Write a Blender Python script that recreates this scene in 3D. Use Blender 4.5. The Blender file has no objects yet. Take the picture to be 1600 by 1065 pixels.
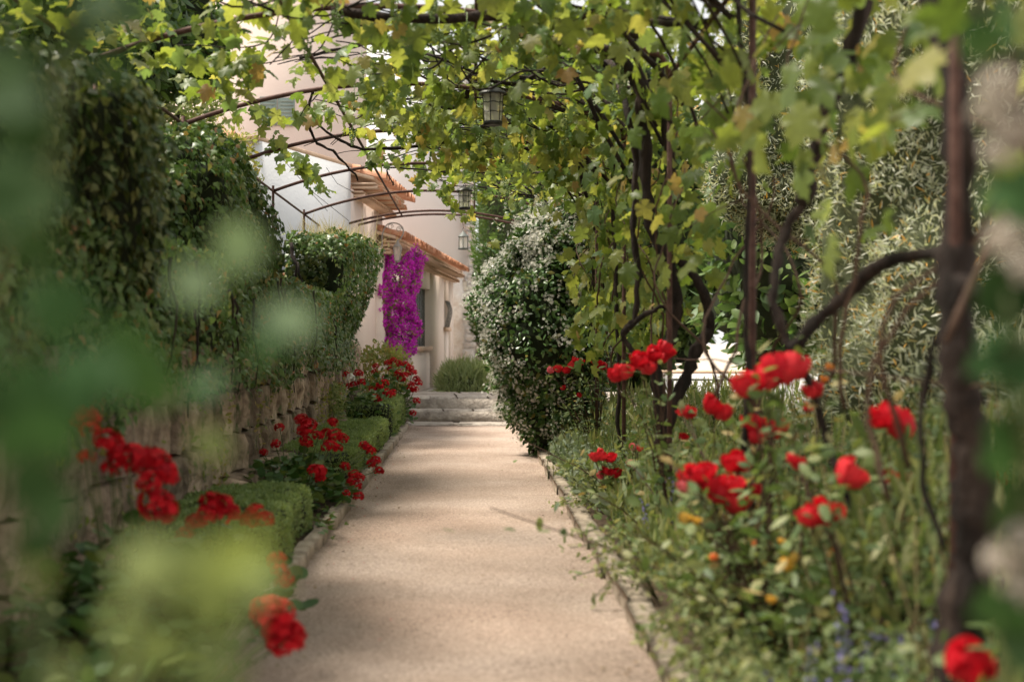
import bpy, math, random
import numpy as np
from mathutils import Vector, Matrix, noise

rng = np.random.default_rng(7)
random.seed(7)
S = bpy.context.scene
COL = S.collection

# ------------------------------------------------------------------ camera
CAMH = 1.2
FPX = 50 / 36 * 1600
VX, VY = 739.0, 531.0
cd = bpy.data.cameras.new('camera')
cam = bpy.data.objects.new('camera', cd)
COL.objects.link(cam)
cam.location = (0, 0, CAMH)
cam.rotation_euler = (math.radians(90), 0, 0)
cd.lens = 50; cd.sensor_width = 36
cd.shift_x = 61 / 1600
cd.shift_y = -1.5 / 1600
cd.clip_start = 0.05; cd.clip_end = 500
cd.dof.use_dof = True
cd.dof.focus_distance = 14.5
cd.dof.aperture_fstop = 1.9
S.camera = cam

# ------------------------------------------------------------------ world and sun
SUN_DIR = Vector((-0.46, 0.12, 0.86)).normalized()
elev = math.asin(SUN_DIR.z); azim = math.atan2(SUN_DIR.x, SUN_DIR.y)
W = bpy.data.worlds.new("World"); S.world = W; W.use_nodes = True
nt = W.node_tree
for n in list(nt.nodes): nt.nodes.remove(n)
wo = nt.nodes.new('ShaderNodeOutputWorld'); bg = nt.nodes.new('ShaderNodeBackground')
sky = nt.nodes.new('ShaderNodeTexSky'); sky.sky_type = 'NISHITA'; sky.sun_disc = False
sky.sun_elevation = elev; sky.sun_rotation = azim; sky.dust_density = 3.0
mx = nt.nodes.new('ShaderNodeMixRGB'); mx.inputs[0].default_value = 0.9
mx.inputs[2].default_value = (6.2, 6.1, 6.0, 1)       # thin white cloud over the whole sky
nt.links.new(sky.outputs[0], mx.inputs[1]); nt.links.new(mx.outputs[0], bg.inputs[0])
bg.inputs[1].default_value = 0.1
nt.links.new(bg.outputs[0], wo.inputs[0])
sl = bpy.data.lights.new('sun', 'SUN'); sl.energy = 4.6; sl.angle = math.radians(13); sl.color = (1, 0.92, 0.79)
so = bpy.data.objects.new('sun', sl); COL.objects.link(so)
so.location = (0, 0, 30); so.rotation_euler = (-SUN_DIR).to_track_quat('-Z', 'Y').to_euler()
S.view_settings.view_transform = 'Standard'; S.view_settings.look = 'None'
S.view_settings.exposure = 0.85; S.view_settings.gamma = 1.0
S.render.engine = 'CYCLES'
S.cycles.max_bounces = 8; S.cycles.transparent_max_bounces = 8
S.cycles.use_denoising = True

# ------------------------------------------------------------------ helpers
def P(px, py, Y):                       # photograph measure -> place in the garden
    return Vector(((px - VX) * Y / FPX, Y, CAMH - (py - VY) * Y / FPX))

def mesh_np(name, V, F, mat=None, rnd=None, smooth=False):
    """V (n,3), F array (m,k) or list of arrays"""
    me = bpy.data.meshes.new(name)
    V = np.asarray(V, dtype=np.float32)
    Fs = F if isinstance(F, list) else [F]
    Fs = [np.asarray(f, dtype=np.int32) for f in Fs if len(f)]
    me.vertices.add(len(V)); me.vertices.foreach_set('co', V.ravel())
    nl = sum(f.size for f in Fs); nf = sum(len(f) for f in Fs)
    me.loops.add(nl); me.loops.foreach_set('vertex_index', np.concatenate([f.ravel() for f in Fs]))
    tot = np.concatenate([np.full(len(f), f.shape[1], dtype=np.int32) for f in Fs])
    st = np.concatenate([[0], np.cumsum(tot)[:-1]]).astype(np.int32)
    me.polygons.add(nf); me.polygons.foreach_set('loop_start', st)
    if smooth: me.polygons.foreach_set('use_smooth', np.ones(nf, dtype=bool))
    if rnd is not None:
        a = me.attributes.new('rnd', 'FLOAT', 'POINT'); a.data.foreach_set('value', np.asarray(rnd, dtype=np.float32))
    me.update(calc_edges=True)
    if mat: me.materials.append(mat)
    return me

def link(name, me, parent=None, kind=None):
    o = bpy.data.objects.new(name, me); COL.objects.link(o)
    if parent is not None:
        o.parent = parent
        if me is not None: o.location = [-c for c in TOP(parent)]
    if kind: o['kind'] = kind
    return o

def TOP(o):                              # world offset of a parent chain (no rotations are used on parents)
    t = Vector((0, 0, 0))
    while o is not None:
        t = t + Vector(o.location); o = o.parent
    return t

def tag(o, label, cat, group=None):
    o['label'] = label; o['category'] = cat
    if group: o['group'] = group
    return o

def thing(name, label, cat, loc=(0, 0, 0), group=None):
    o = bpy.data.objects.new(name, None); COL.objects.link(o); o.location = loc
    o.empty_display_size = 0.1
    return tag(o, label, cat, group)

def piece(name, me, parent, M):           # a shared mesh placed by matrix under a parent
    o = bpy.data.objects.new(name, me); COL.objects.link(o); o.parent = parent
    o.matrix_basis = Matrix.Translation(-TOP(parent)) @ M
    return o

def boxes(L):
    """list of (x0,y0,z0,x1,y1,z1) -> V,F"""
    V = []; F = []
    for (a, b, c, d, e, f) in L:
        i = len(V)
        V += [(a, b, c), (d, b, c), (d, e, c), (a, e, c), (a, b, f), (d, b, f), (d, e, f), (a, e, f)]
        F += [(i, i+3, i+2, i+1), (i+4, i+5, i+6, i+7), (i, i+1, i+5, i+4), (i+1, i+2, i+6, i+5), (i+2, i+3, i+7, i+6), (i+3, i, i+4, i+7)]
    return np.array(V, dtype=float), np.array(F)

def obox(p0, p1, out, th, z0, z1):
    """box along the ground line p0->p1, from that line by th in direction out"""
    p0 = np.array(p0[:2], float); p1 = np.array(p1[:2], float); o = np.array(out[:2], float) * th
    V = [(*p0, z0), (*p1, z0), (*(p1 + o), z0), (*(p0 + o), z0), (*p0, z1), (*p1, z1), (*(p1 + o), z1), (*(p0 + o), z1)]
    F = [(0, 3, 2, 1), (4, 5, 6, 7), (0, 1, 5, 4), (1, 2, 6, 5), (2, 3, 7, 6), (3, 0, 4, 7)]
    return np.array(V, float), np.array(F)

def join(parts):
    V = []; Fd = {}; n = 0
    for v, f in parts:
        v = np.asarray(v, float)
        fl = f if isinstance(f, list) else [f]
        for g in fl:
            g = np.asarray(g)
            if len(g): Fd.setdefault(g.shape[1], []).append(g + n)
        V.append(v); n += len(v)
    return np.concatenate(V), [np.concatenate(x) for x in Fd.values()]

def tube(pts, radii, sides=7, jitter=0.0, cap=True):
    pts = np.asarray([tuple(p) for p in pts], float); n = len(pts)
    radii = np.full(n, radii, float) if np.isscalar(radii) else np.asarray(radii, float)
    T = np.gradient(pts, axis=0); T /= np.linalg.norm(T, axis=1)[:, None] + 1e-9
    up = np.array([0.31, 0.17, 0.93]) if abs(T[0][2]) < 0.8 else np.array([0.9, 0.3, 0.1])
    V = []
    for i in range(n):
        s = np.cross(T[i], up); s /= np.linalg.norm(s) + 1e-9
        u = np.cross(s, T[i]); up = u
        a = np.linspace(0, 2 * math.pi, sides, endpoint=False)
        r = radii[i] * (1 + jitter * rng.uniform(-1, 1, sides))
        V.append(pts[i] + (np.cos(a) * r)[:, None] * s + (np.sin(a) * r)[:, None] * u)
    V = np.concatenate(V)
    F = []
    for i in range(n - 1):
        for k in range(sides):
            F.append((i*sides+k, i*sides+(k+1) % sides, (i+1)*sides+(k+1) % sides, (i+1)*sides+k))
    F = [np.array(F)]
    if cap:
        c0 = len(V); V = np.vstack([V, pts[0], pts[-1]])
        F.append(np.array([(c0, (k+1) % sides, k) for k in range(sides)] + [(c0+1, (n-1)*sides+k, (n-1)*sides+(k+1) % sides) for k in range(sides)]))
    return V, F

def spline(ctrl, n=24, wob=0.0):
    """Catmull-Rom through control points with wobble"""
    c = np.array([tuple(p) for p in ctrl], float)
    c = np.vstack([2*c[0]-c[1], c, 2*c[-1]-c[-2]])
    m = len(c) - 3; out = []
    for t in np.linspace(0, m - 1e-6, n):
        i = int(t); u = t - i
        p0, p1, p2, p3 = c[i:i+4]
        out.append(0.5*((2*p1)+(-p0+p2)*u+(2*p0-5*p1+4*p2-p3)*u*u+(-p0+3*p1-3*p2+p3)*u**3))
    out = np.array(out)
    if wob:
        k = rng.normal(0, wob, out.shape); k[1:-1] = (k[:-2] + k[1:-1] + k[2:]) / 2; k[0] = 0
        out += k
    return out

def lathe(prof, sides=16, c=(0, 0, 0), phase=0.0):
    V = []; a = np.linspace(0, 2*math.pi, sides, endpoint=False) + phase
    for r, z in prof:
        V.append(np.stack([c[0]+r*np.cos(a), c[1]+r*np.sin(a), np.full(sides, c[2]+z)], 1))
    V = np.concatenate(V); F = []
    for i in range(len(prof)-1):
        for k in range(sides):
            F.append((i*sides+k, i*sides+(k+1) % sides, (i+1)*sides+(k+1) % sides, (i+1)*sides+k))
    return V, [np.array(F)]

# ---- leaves
def fan(outline, z_mid=0.0, droop=0.0):
    o = np.array(outline, float); n = len(o)
    V = np.zeros((n+1, 3)); V[1:, :2] = o; V[0] = (0, 0.35, z_mid)
    V[1:, 2] = -0.25*np.abs(V[1:, 0])**1.5*0 - droop*(o[:, 1])**2
    F = [(0, i+1, (i+1) % n+1) for i in range(n)]
    return V, np.array(F)
def sym(right):                                        # mirrored outline
    return right + [(-x, y) for x, y in reversed(right) if abs(x) > 1e-6]
VINE = fan(sym([(0, 0.06), (0.16, -0.10), (0.34, -0.02), (0.46, 0.16), (0.36, 0.24), (0.56, 0.40), (0.58, 0.56), (0.38, 0.58), (0.26, 0.60), (0.30, 0.78), (0.14, 0.88), (0, 1.05)]), 0.06, 0.14)
VINE[0][[i for i in range(1, len(VINE[0])) if abs(VINE[0][i, 0]) > 0.4], 2] -= 0.10
IVY = fan(sym([(0, 0.0), (0.28, -0.08), (0.48, 0.22), (0.28, 0.45), (0, 1.0)]), 0.05, 0.12)
OVAL = fan(sym([(0, 0), (0.17, 0.18), (0.24, 0.45), (0.15, 0.78), (0, 1.0)]), 0.04, 0.15)
ROUND = fan(sym([(0, 0.05), (0.3, 0.0), (0.5, 0.3), (0.45, 0.62), (0.22, 0.88), (0, 0.9)]), -0.06, -0.05)
def blade(w=0.09, bend=0.2):
    V = np.array([(-w*0.4, 0, 0), (w*0.4, 0, 0), (-w, 0.45, -bend*0.2), (w, 0.45, -bend*0.2), (0, 1, -bend)]); F = np.array([(0, 1, 3), (0, 3, 2), (2, 3, 4)])
    return V, F
NARROW = blade(0.10, 0.15); NEEDLE = (np.array([(-.06, 0, 0), (.06, 0, 0), (0, 1, -.05)]), np.array([(0, 1, 2)]))
TINY = (np.array([(0, 0, 0), (.3, .5, .05), (0, 1, 0), (-.3, .5, .05)]), np.array([(0, 1, 2), (0, 2, 3)]))
def flower5(w=0.32, cup=0.15):
    V = [(0, 0, 0)]; F = []
    for k in range(5):
        a = 2*math.pi*k/5
        for da, r, z in ((-w, .75, cup), (0, 1.0, cup*0.6), (w, .75, cup)):
            V.append((math.cos(a+da)*r*0.5, math.sin(a+da)*r*0.5, z*0.5))
        F += [(0, 3*k+1, 3*k+2), (0, 3*k+2, 3*k+3)]
    return np.array(V), np.array(F)
STAR = flower5(0.3, 0.2); FLORET = flower5(0.55, 0.35)

def unit(a):
    return a / (np.linalg.norm(a, axis=-1, keepdims=True) + 1e-9)
def frames(direc, nrm):
    d = unit(direc); s = unit(np.cross(d, nrm)); n = np.cross(s, d)
    return s, d, n
def scatter(T, pos, direc, nrm, size, spread=1.0):
    V, F = T; N = len(pos)
    s, d, n = frames(direc, nrm)
    size = np.broadcast_to(np.asarray(size, float), (N,))
    X = (s[:, None, :]*V[None, :, 0, None] + d[:, None, :]*V[None, :, 1, None] + n[:, None, :]*V[None, :, 2, None])*size[:, None, None] + pos[:, None, :]
    FF = F[None] + (np.arange(N)*len(V))[:, None, None]
    r = np.repeat(rng.uniform(0, 0.999, N), len(V))
    return X.reshape(-1, 3), FF.reshape(-1, F.shape[1]), r
def leafmesh(name, T, pos, direc, nrm, size, mat):
    V, F, r = scatter(T, np.asarray(pos), np.asarray(direc), np.asarray(nrm), size)
    return mesh_np(name, V, F, mat, r)

def nz(P3, sc, seed=0.0):
    return np.array([noise.noise(Vector((p[0]*sc+seed, p[1]*sc-seed, p[2]*sc+seed*.5))) for p in P3])

def blob_points(N, c, h, n=5.0, amp=0.1, sc=1.5, seed=0.0, warp=None, depth=0.06, cull=None, clump=0.0):
    """points + outward normals on a rounded, uneven box surface"""
    h = np.array(h, float); c = np.array(c, float)
    areas = np.array([h[1]*h[2], h[0]*h[2], h[0]*h[1]]); areas = areas/areas.sum()
    ax = rng.choice(3, N, p=areas); sg = rng.choice([-1, 1], N)
    q = rng.uniform(-1, 1, (N, 3)); q[np.arange(N), ax] = sg
    r = (np.abs(q)**n).sum(1)**(-1/n); u = q*r[:, None]
    nm = unit(np.sign(u)*np.abs(u)**(n-1)/h)
    p = u*h
    d = nz(p+c, sc, seed)*amp + nz(p+c, sc*3.1, seed+9)*amp*0.45
    p = p + nm*d[:, None] - nm*(np.abs(rng.normal(0, 1, N))*depth)[:, None]
    if clump:
        keep = nz(p+c, 5.0, seed+4) > (-0.35 + clump*rng.uniform(-.3, .3, N))
        p, nm = p[keep], nm[keep]
    p = p + c
    if warp: p = warp(p)
    if cull is not None:
        k = cull(p, nm); p, nm = p[k], nm[k]
    return p, nm
def blob_core(c, h, n=5.0, amp=0.1, sc=1.5, seed=0.0, warp=None, inset=0.08, res=14):
    V = []; F = []
    g = np.linspace(-1, 1, res)
    for ax in range(3):
        for sg in (-1, 1):
            b = sum(len(v) for v in V)
            A, B = np.meshgrid(g, g, indexing='ij'); q = np.zeros((res*res, 3))
            o = [i for i in range(3) if i != ax]
            q[:, ax] = sg; q[:, o[0]] = A.ravel(); q[:, o[1]] = B.ravel()
            r = (np.abs(q)**n).sum(1)**(-1/n); u = q*r[:, None]; hh = np.array(h, float)
            nm = unit(np.sign(u)*np.abs(u)**(n-1)/hh); p = u*hh; cc = np.array(c, float)
            d = nz(p+cc, sc, seed)*amp + nz(p+cc, sc*3.1, seed+9)*amp*0.45
            p = p + nm*(d-inset)[:, None] + cc
            if warp: p = warp(p)
            V.append(p)
            for i in range(res-1):
                for j in range(res-1):
                    F.append((b+i*res+j, b+(i+1)*res+j, b+(i+1)*res+j+1, b+i*res+j+1))
    return np.concatenate(V), np.array(F)

# ------------------------------------------------------------------ materials
def mat(name, build):
    m = bpy.data.materials.new(name); m.use_nodes = True
    t = m.node_tree
    for n in list(t.nodes): t.nodes.remove(n)
    out = t.nodes.new('ShaderNodeOutputMaterial')
    build(t, out); return m
def N(t, k, **kw):
    n = t.nodes.new(k)
    for a, b in kw.items():
        if a.startswith('i_'):
            n.inputs[a[2:].replace('_', ' ')].default_value = b
        else: setattr(n, a, b)
    return n
def ramp(t, cols, pos=None):
    r = t.nodes.new('ShaderNodeValToRGB'); e = r.color_ramp.elements
    pos = pos or np.linspace(0, 1, len(cols))
    while len(e) < len(cols): e.new(0.5)
    for i, (c, p) in enumerate(zip(cols, pos)): e[i].position = p; e[i].color = (*c, 1)
    return r
def leaf_mat(name, cols, transl=0.4, rough=0.45, pos=None, tcol=None, spec=0.4):
    def b(t, out):
        at = N(t, 'ShaderNodeAttribute', attribute_name='rnd'); oi = N(t, 'ShaderNodeObjectInfo')
        ad = N(t, 'ShaderNodeMath', operation='ADD'); fr = N(t, 'ShaderNodeMath', operation='FRACT')
        t.links.new(at.outputs['Fac'], ad.inputs[0]); t.links.new(oi.outputs['Random'], ad.inputs[1]); t.links.new(ad.outputs[0], fr.inputs[0])
        r = ramp(t, cols, pos); t.links.new(fr.outputs[0], r.inputs[0])
        tx = N(t, 'ShaderNodeTexNoise', i_Scale=60.0, i_Detail=2.0)
        geo = N(t, 'ShaderNodeNewGeometry'); t.links.new(geo.outputs['Position'], tx.inputs['Vector'])
        mp = N(t, 'ShaderNodeMapRange'); mp.inputs[3].default_value = 0.7; mp.inputs[4].default_value = 1.25
        t.links.new(tx.outputs['Fac'], mp.inputs[0])
        mu = N(t, 'ShaderNodeVectorMath', operation='SCALE'); t.links.new(r.outputs[0], mu.inputs[0]); t.links.new(mp.outputs[0], mu.inputs['Scale'])
        p = N(t, 'ShaderNodeBsdfPrincipled'); p.inputs['Roughness'].default_value = rough
        p.inputs['Specular IOR Level'].default_value = spec
        t.links.new(mu.outputs[0], p.inputs['Base Color'])
        if transl > 0:
            tr = N(t, 'ShaderNodeBsdfTranslucent'); tm = N(t, 'ShaderNodeMixRGB', blend_type='MULTIPLY'); tm.inputs[0].default_value = 1
            tm.inputs[2].default_value = (*(tcol or (1.5, 1.5, .8)), 1)
            t.links.new(mu.outputs[0], tm.inputs[1]); t.links.new(tm.outputs[0], tr.inputs[0])
            ms = N(t, 'ShaderNodeMixShader'); ms.inputs[0].default_value = transl
            t.links.new(p.outputs[0], ms.inputs[1]); t.links.new(tr.outputs[0], ms.inputs[2]); t.links.new(ms.outputs[0], out.inputs[0])
        else: t.links.new(p.outputs[0], out.inputs[0])
    return mat(name, b)
def rough_mat(name, cols, scale=6, rough=0.85, bump=0.4, bscale=30, objvar=0.0, metal=0.0, stretch=(1, 1, 1), dist=0.02, detail=8, spec=0.3, spots=None):
    def b(t, out):
        tc = N(t, 'ShaderNodeNewGeometry'); mpn = N(t, 'ShaderNodeMapping'); mpn.inputs['Scale'].default_value = stretch
        t.links.new(tc.outputs['Position'], mpn.inputs[0])
        tx = N(t, 'ShaderNodeTexNoise', i_Scale=scale, i_Detail=detail, i_Roughness=0.6); t.links.new(mpn.outputs[0], tx.inputs['Vector'])
        r = ramp(t, cols, list(np.linspace(0.3, 0.7, len(cols)))); t.links.new(tx.outputs['Fac'], r.inputs[0])
        col = r.outputs[0]
        if spots:
            t3 = N(t, 'ShaderNodeTexNoise', i_Scale=spots[0], i_Detail=3.0); t.links.new(mpn.outputs[0], t3.inputs['Vector'])
            r3 = ramp(t, [(0, 0, 0), (1, 1, 1)], [spots[1], spots[1]+0.08]); t.links.new(t3.outputs['Fac'], r3.inputs[0])
            m3 = N(t, 'ShaderNodeMixRGB'); m3.inputs[2].default_value = (*spots[2], 1)
            t.links.new(r3.outputs[0], m3.inputs[0]); t.links.new(col, m3.inputs[1]); col = m3.outputs[0]
        if objvar:
            oi = N(t, 'ShaderNodeObjectInfo'); mp = N(t, 'ShaderNodeMapRange'); mp.inputs[3].default_value = 1-objvar; mp.inputs[4].default_value = 1+objvar
            t.links.new(oi.outputs['Random'], mp.inputs[0])
            mu = N(t, 'ShaderNodeVectorMath', operation='SCALE'); t.links.new(col, mu.inputs[0]); t.links.new(mp.outputs[0], mu.inputs['Scale']); col = mu.outputs[0]
        p = N(t, 'ShaderNodeBsdfPrincipled'); p.inputs['Roughness'].default_value = rough; p.inputs['Metallic'].default_value = metal
        p.inputs['Specular IOR Level'].default_value = spec
        t.links.new(col, p.inputs['Base Color'])
        if bump:
            t2 = N(t, 'ShaderNodeTexNoise', i_Scale=bscale, i_Detail=6.0); t.links.new(mpn.outputs[0], t2.inputs['Vector'])
            bm = N(t, 'ShaderNodeBump'); bm.inputs['Strength'].default_value = bump; bm.inputs['Distance'].default_value = dist
            t.links.new(t2.outputs['Fac'], bm.inputs['Height']); t.links.new(bm.outputs[0], p.inputs['Normal'])
        t.links.new(p.outputs[0], out.inputs[0])
    return mat(name, b)

M = {}
M['vine'] = leaf_mat('vine_leaf', [(.075, .13, .035), (.115, .17, .04), (.17, .22, .06), (.23, .27, .09), (.10, .18, .085), (.27, .27, .10), (.30, .20, .10)], 0.54, 0.42, pos=[0, .2, .4, .6, .8, .95, .999], tcol=(1.9, 1.7, .75), spec=.35)
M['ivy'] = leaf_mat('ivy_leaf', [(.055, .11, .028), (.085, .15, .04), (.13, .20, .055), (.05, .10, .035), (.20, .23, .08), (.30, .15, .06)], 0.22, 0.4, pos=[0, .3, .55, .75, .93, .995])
M['ivyshade'] = leaf_mat('ivy_shade_leaf', [(.025, .05, .014), (.04, .075, .02), (.09, .12, .03), (.17, .18, .06)], 0.15, 0.45)  # darkened copy of the ivy colours; shade painted into near mound and hollow
M['box'] = leaf_mat('box_leaf', [(.17, .25, .09), (.23, .31, .12), (.29, .36, .15), (.19, .27, .12)], 0.35, 0.6)
M['ger'] = leaf_mat('geranium_leaf', [(.035, .085, .02), (.055, .12, .03), (.085, .15, .04), (.15, .18, .05)], 0.25, 0.5)
M['jas'] = leaf_mat('jasmine_leaf', [(.045, .10, .03), (.07, .14, .04), (.11, .19, .055), (.13, .18, .05), (.25, .2, .05)], 0.15, 0.32, pos=[0, .4, .8, .93, .99])
M['white'] = leaf_mat('white_petal', [(.84, .82, .74), (.88, .86, .80), (.76, .72, .60)], 0.25, 0.6, tcol=(1, 1, 1))
M['cream'] = leaf_mat('cream_petal', [(.50, .44, .36), (.42, .37, .30)], 0.25, 0.6, tcol=(1, 1, 1))
M['red'] = leaf_mat('red_petal', [(.42, .003, .012), (.54, .006, .014), (.62, .010, .018), (.30, .002, .010)], 0.25, 0.6, tcol=(1.0, .6, .7), spec=.2)
M['rose'] = leaf_mat('rose_petal', [(.60, .010, .022), (.70, .018, .034), (.76, .05, .06)], 0.3, 0.55, tcol=(1.1, .9, .9), spec=.2)
M['pink'] = leaf_mat('pink_petal', [(.75, .10, .14), (.8, .2, .22)], 0.3, 0.55, tcol=(1, 1, 1))
M['orange'] = leaf_mat('orange_petal', [(.80, .16, .03), (.8, .3, .05)], 0.3, 0.55, tcol=(1, 1, 1))
M['yellow'] = leaf_mat('yellow_petal', [(.78, .46, .05), (.8, .55, .12)], 0.3, 0.55, tcol=(1, 1, 1))
M['blue'] = leaf_mat('blue_petal', [(.22, .20, .45), (.32, .29, .55), (.16, .14, .38)], 0.3, 0.55, tcol=(1, 1, 1))
M['magenta'] = leaf_mat('magenta_bract', [(.52, .012, .46), (.68, .03, .60), (.78, .08, .70), (.36, .01, .32)], 0.35, 0.6, tcol=(1.2, .8, 1.2))
M['herb'] = leaf_mat('herb_leaf', [(.13, .18, .06), (.19, .24, .09), (.27, .30, .13), (.36, .35, .17)], 0.35, 0.55)
M['under'] = leaf_mat('bed_leaf', [(.07, .12, .04), (.11, .165, .055), (.17, .22, .08), (.27, .30, .14), (.40, .30, .12)], 0.3, 0.55, pos=[0, .35, .7, .92, .99])
M['silver'] = leaf_mat('silver_leaf', [(.20, .26, .17), (.28, .33, .24), (.14, .20, .12)], 0.3, 0.7)
M['corelight'] = None
M['olive'] = leaf_mat('olive_leaf', [(.38, .42, .28), (.52, .54, .42), (.66, .66, .57), (.26, .31, .17), (.66, .36, .08)], 0.25, 0.45, pos=[0, .3, .6, .9, .985])
M['cyp'] = leaf_mat('conifer_leaf', [(.07, .13, .035), (.10, .18, .05), (.14, .22, .065)], 0.3, 0.7)
M['rosemary'] = leaf_mat('rosemary_leaf', [(.20, .27, .10), (.30, .36, .17), (.38, .43, .23)], 0.3, 0.7)
M['tree'] = leaf_mat('tree_leaf', [(.05, .10, .03), (.08, .15, .04), (.13, .19, .05)], 0.35, 0.5)
M['weed'] = leaf_mat('weed_leaf', [(.19, .24, .07), (.27, .29, .09), (.34, .26, .10), (.14, .2, .06)], 0.4, 0.6)
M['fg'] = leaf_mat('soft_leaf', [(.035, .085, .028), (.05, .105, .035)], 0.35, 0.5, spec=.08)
M['fgdark'] = leaf_mat('dark_leaf', [(.022, .05, .014), (.032, .062, .018)], 0.15, 0.7, spec=.08)  # darker green for foreground leaves at both edges
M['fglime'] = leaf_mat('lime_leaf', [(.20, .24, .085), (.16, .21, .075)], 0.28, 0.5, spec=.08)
M['fggrey'] = leaf_mat('pale_leaf', [(.17, .24, .14), (.15, .22, .13)], 0.4, 0.5, spec=.08)
M['litter'] = leaf_mat('dry_leaf', [(.16, .10, .05), (.28, .19, .10), (.22, .20, .08), (.10, .06, .03)], .1, .8)
M['straw'] = leaf_mat('straw', [(.45, .36, .2), (.55, .45, .28), (.3, .3, .14)], 0.3, 0.7)
M['corelight'] = rough_mat('gap_shade_pale', [(.05, .065, .03), (.10, .11, .06)], 8, 0.95, 0.5, 20)  # paler fill inside light bushes; dim leaf gaps painted into its colour
M['core'] = rough_mat('gap_shade', [(.012, .02, .007), (.02, .026, .01)], 8, 0.95, 0.5, 20)  # near-black fill inside foliage; paints the shade of the leaf gaps
M['bark'] = rough_mat('vine_bark', [(.008, .006, .004), (.020, .013, .010), (.048, .032, .024)], 14, 0.9, 0.9, 45, stretch=(1, 1, .25))
M['twig'] = rough_mat('green_stem', [(.07, .09, .03), (.10, .12, .04)], 10, 0.7, 0)
M['cane'] = rough_mat('red_cane', [(.05, .028, .018), (.09, .05, .03)], 14, 0.8, 0.3)
M['rust'] = rough_mat('rusted_iron', [(.045, .022, .017), (.085, .042, .032), (.13, .07, .056)], 20, 0.75, 0.3, 60, metal=.2)
M['blackmetal'] = rough_mat('dark_metal', [(.016, .018, .017), (.03, .03, .028)], 12, 0.45, 0.1, metal=.3, spec=.5)
M['greymetal'] = rough_mat('grey_green_metal', [(.10, .115, .105), (.15, .16, .15)], 12, 0.5, 0.1)
M['palemetal'] = rough_mat('pale_metal', [(.26, .25, .235), (.33, .32, .30)], 12, 0.5, 0.1)
M['whitemetal'] = rough_mat('white_metal', [(.72, .72, .70), (.80, .79, .76)], 12, 0.5, 0.1)
M['stone'] = rough_mat('wall_stone', [(.11, .08, .055), (.29, .215, .155), (.45, .35, .265)], 7, 0.95, 1.0, 22, objvar=.35, dist=.04, spots=(9, .60, (.10, .12, .05)))
M['mortar'] = rough_mat('wall_earth', [(.05, .035, .025), (.12, .09, .065)], 8, 0.95, 1.0, 20)
M['kerb'] = rough_mat('kerb_stone', [(.19, .15, .115), (.34, .28, .215), (.46, .39, .31)], 9, 0.95, 0.8, 40, objvar=.2)
M['step'] = rough_mat('step_stone', [(.24, .205, .17), (.42, .365, .31), (.54, .48, .41)], 7, 0.95, 0.8, 25, objvar=.15, dist=.03)
M['soil'] = rough_mat('soil', [(.045, .03, .02), (.10, .07, .045)], 9, 1.0, 1.0, 30, spots=(14, .58, (.18, .12, .07)))
M['court'] = rough_mat('pale_gravel', [(.42, .35, .28), (.56, .48, .40)], 30, 1.0, 0.5, 120)
M['pinkwall'] = rough_mat('pink_stucco', [(.80, .685, .605), (.84, .73, .65)], 1.6, 0.95, 0.25, 40, spots=(2.2, .66, (.78, .66, .58)))
M['pinkdark'] = rough_mat('rose_stucco', [(.77, .64, .57), (.81, .69, .615)], 1.6, 0.95, 0.25, 40)
M['grey'] = rough_mat('grey_stucco', [(.66, .67, .69), (.74, .75, .76)], 1.2, 0.95, 0.25, 30)
M['whitewall'] = rough_mat('white_stucco', [(.82, .83, .84), (.85, .86, .865)], 1.0, 0.95, 0.2, 25)
M['rubble'] = rough_mat('limewashed_rubble', [(.64, .54, .46), (.76, .71, .66), (.82, .79, .76)], 4.5, 0.95, .8, 9, dist=.06)
M['tile'] = rough_mat('terracotta', [(.42, .17, .085), (.55, .27, .16), (.60, .38, .26)], 5, 0.9, 0.3, 40)
M['tilepale'] = rough_mat('pale_terracotta', [(.62, .42, .29), (.70, .53, .40)], 5, 0.9, 0.3, 40)
M['shutter'] = rough_mat('blue_grey_wood', [(.26, .27, .30), (.38, .39, .42)], 8, 0.8, 0.2, stretch=(6, 6, .4))
M['greenshutter'] = rough_mat('green_grey_wood', [(.25, .32, .30), (.30, .38, .35)], 8, 0.8, 0.2)
M['grape'] = rough_mat('green_grape', [(.10, .17, .04), (.17, .25, .07)], 20, 0.4, 0)
M['pebble'] = rough_mat('pebble', [(.38, .29, .22), (.58, .48, .39)], 300, 1.0, 0, objvar=0)

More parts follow.
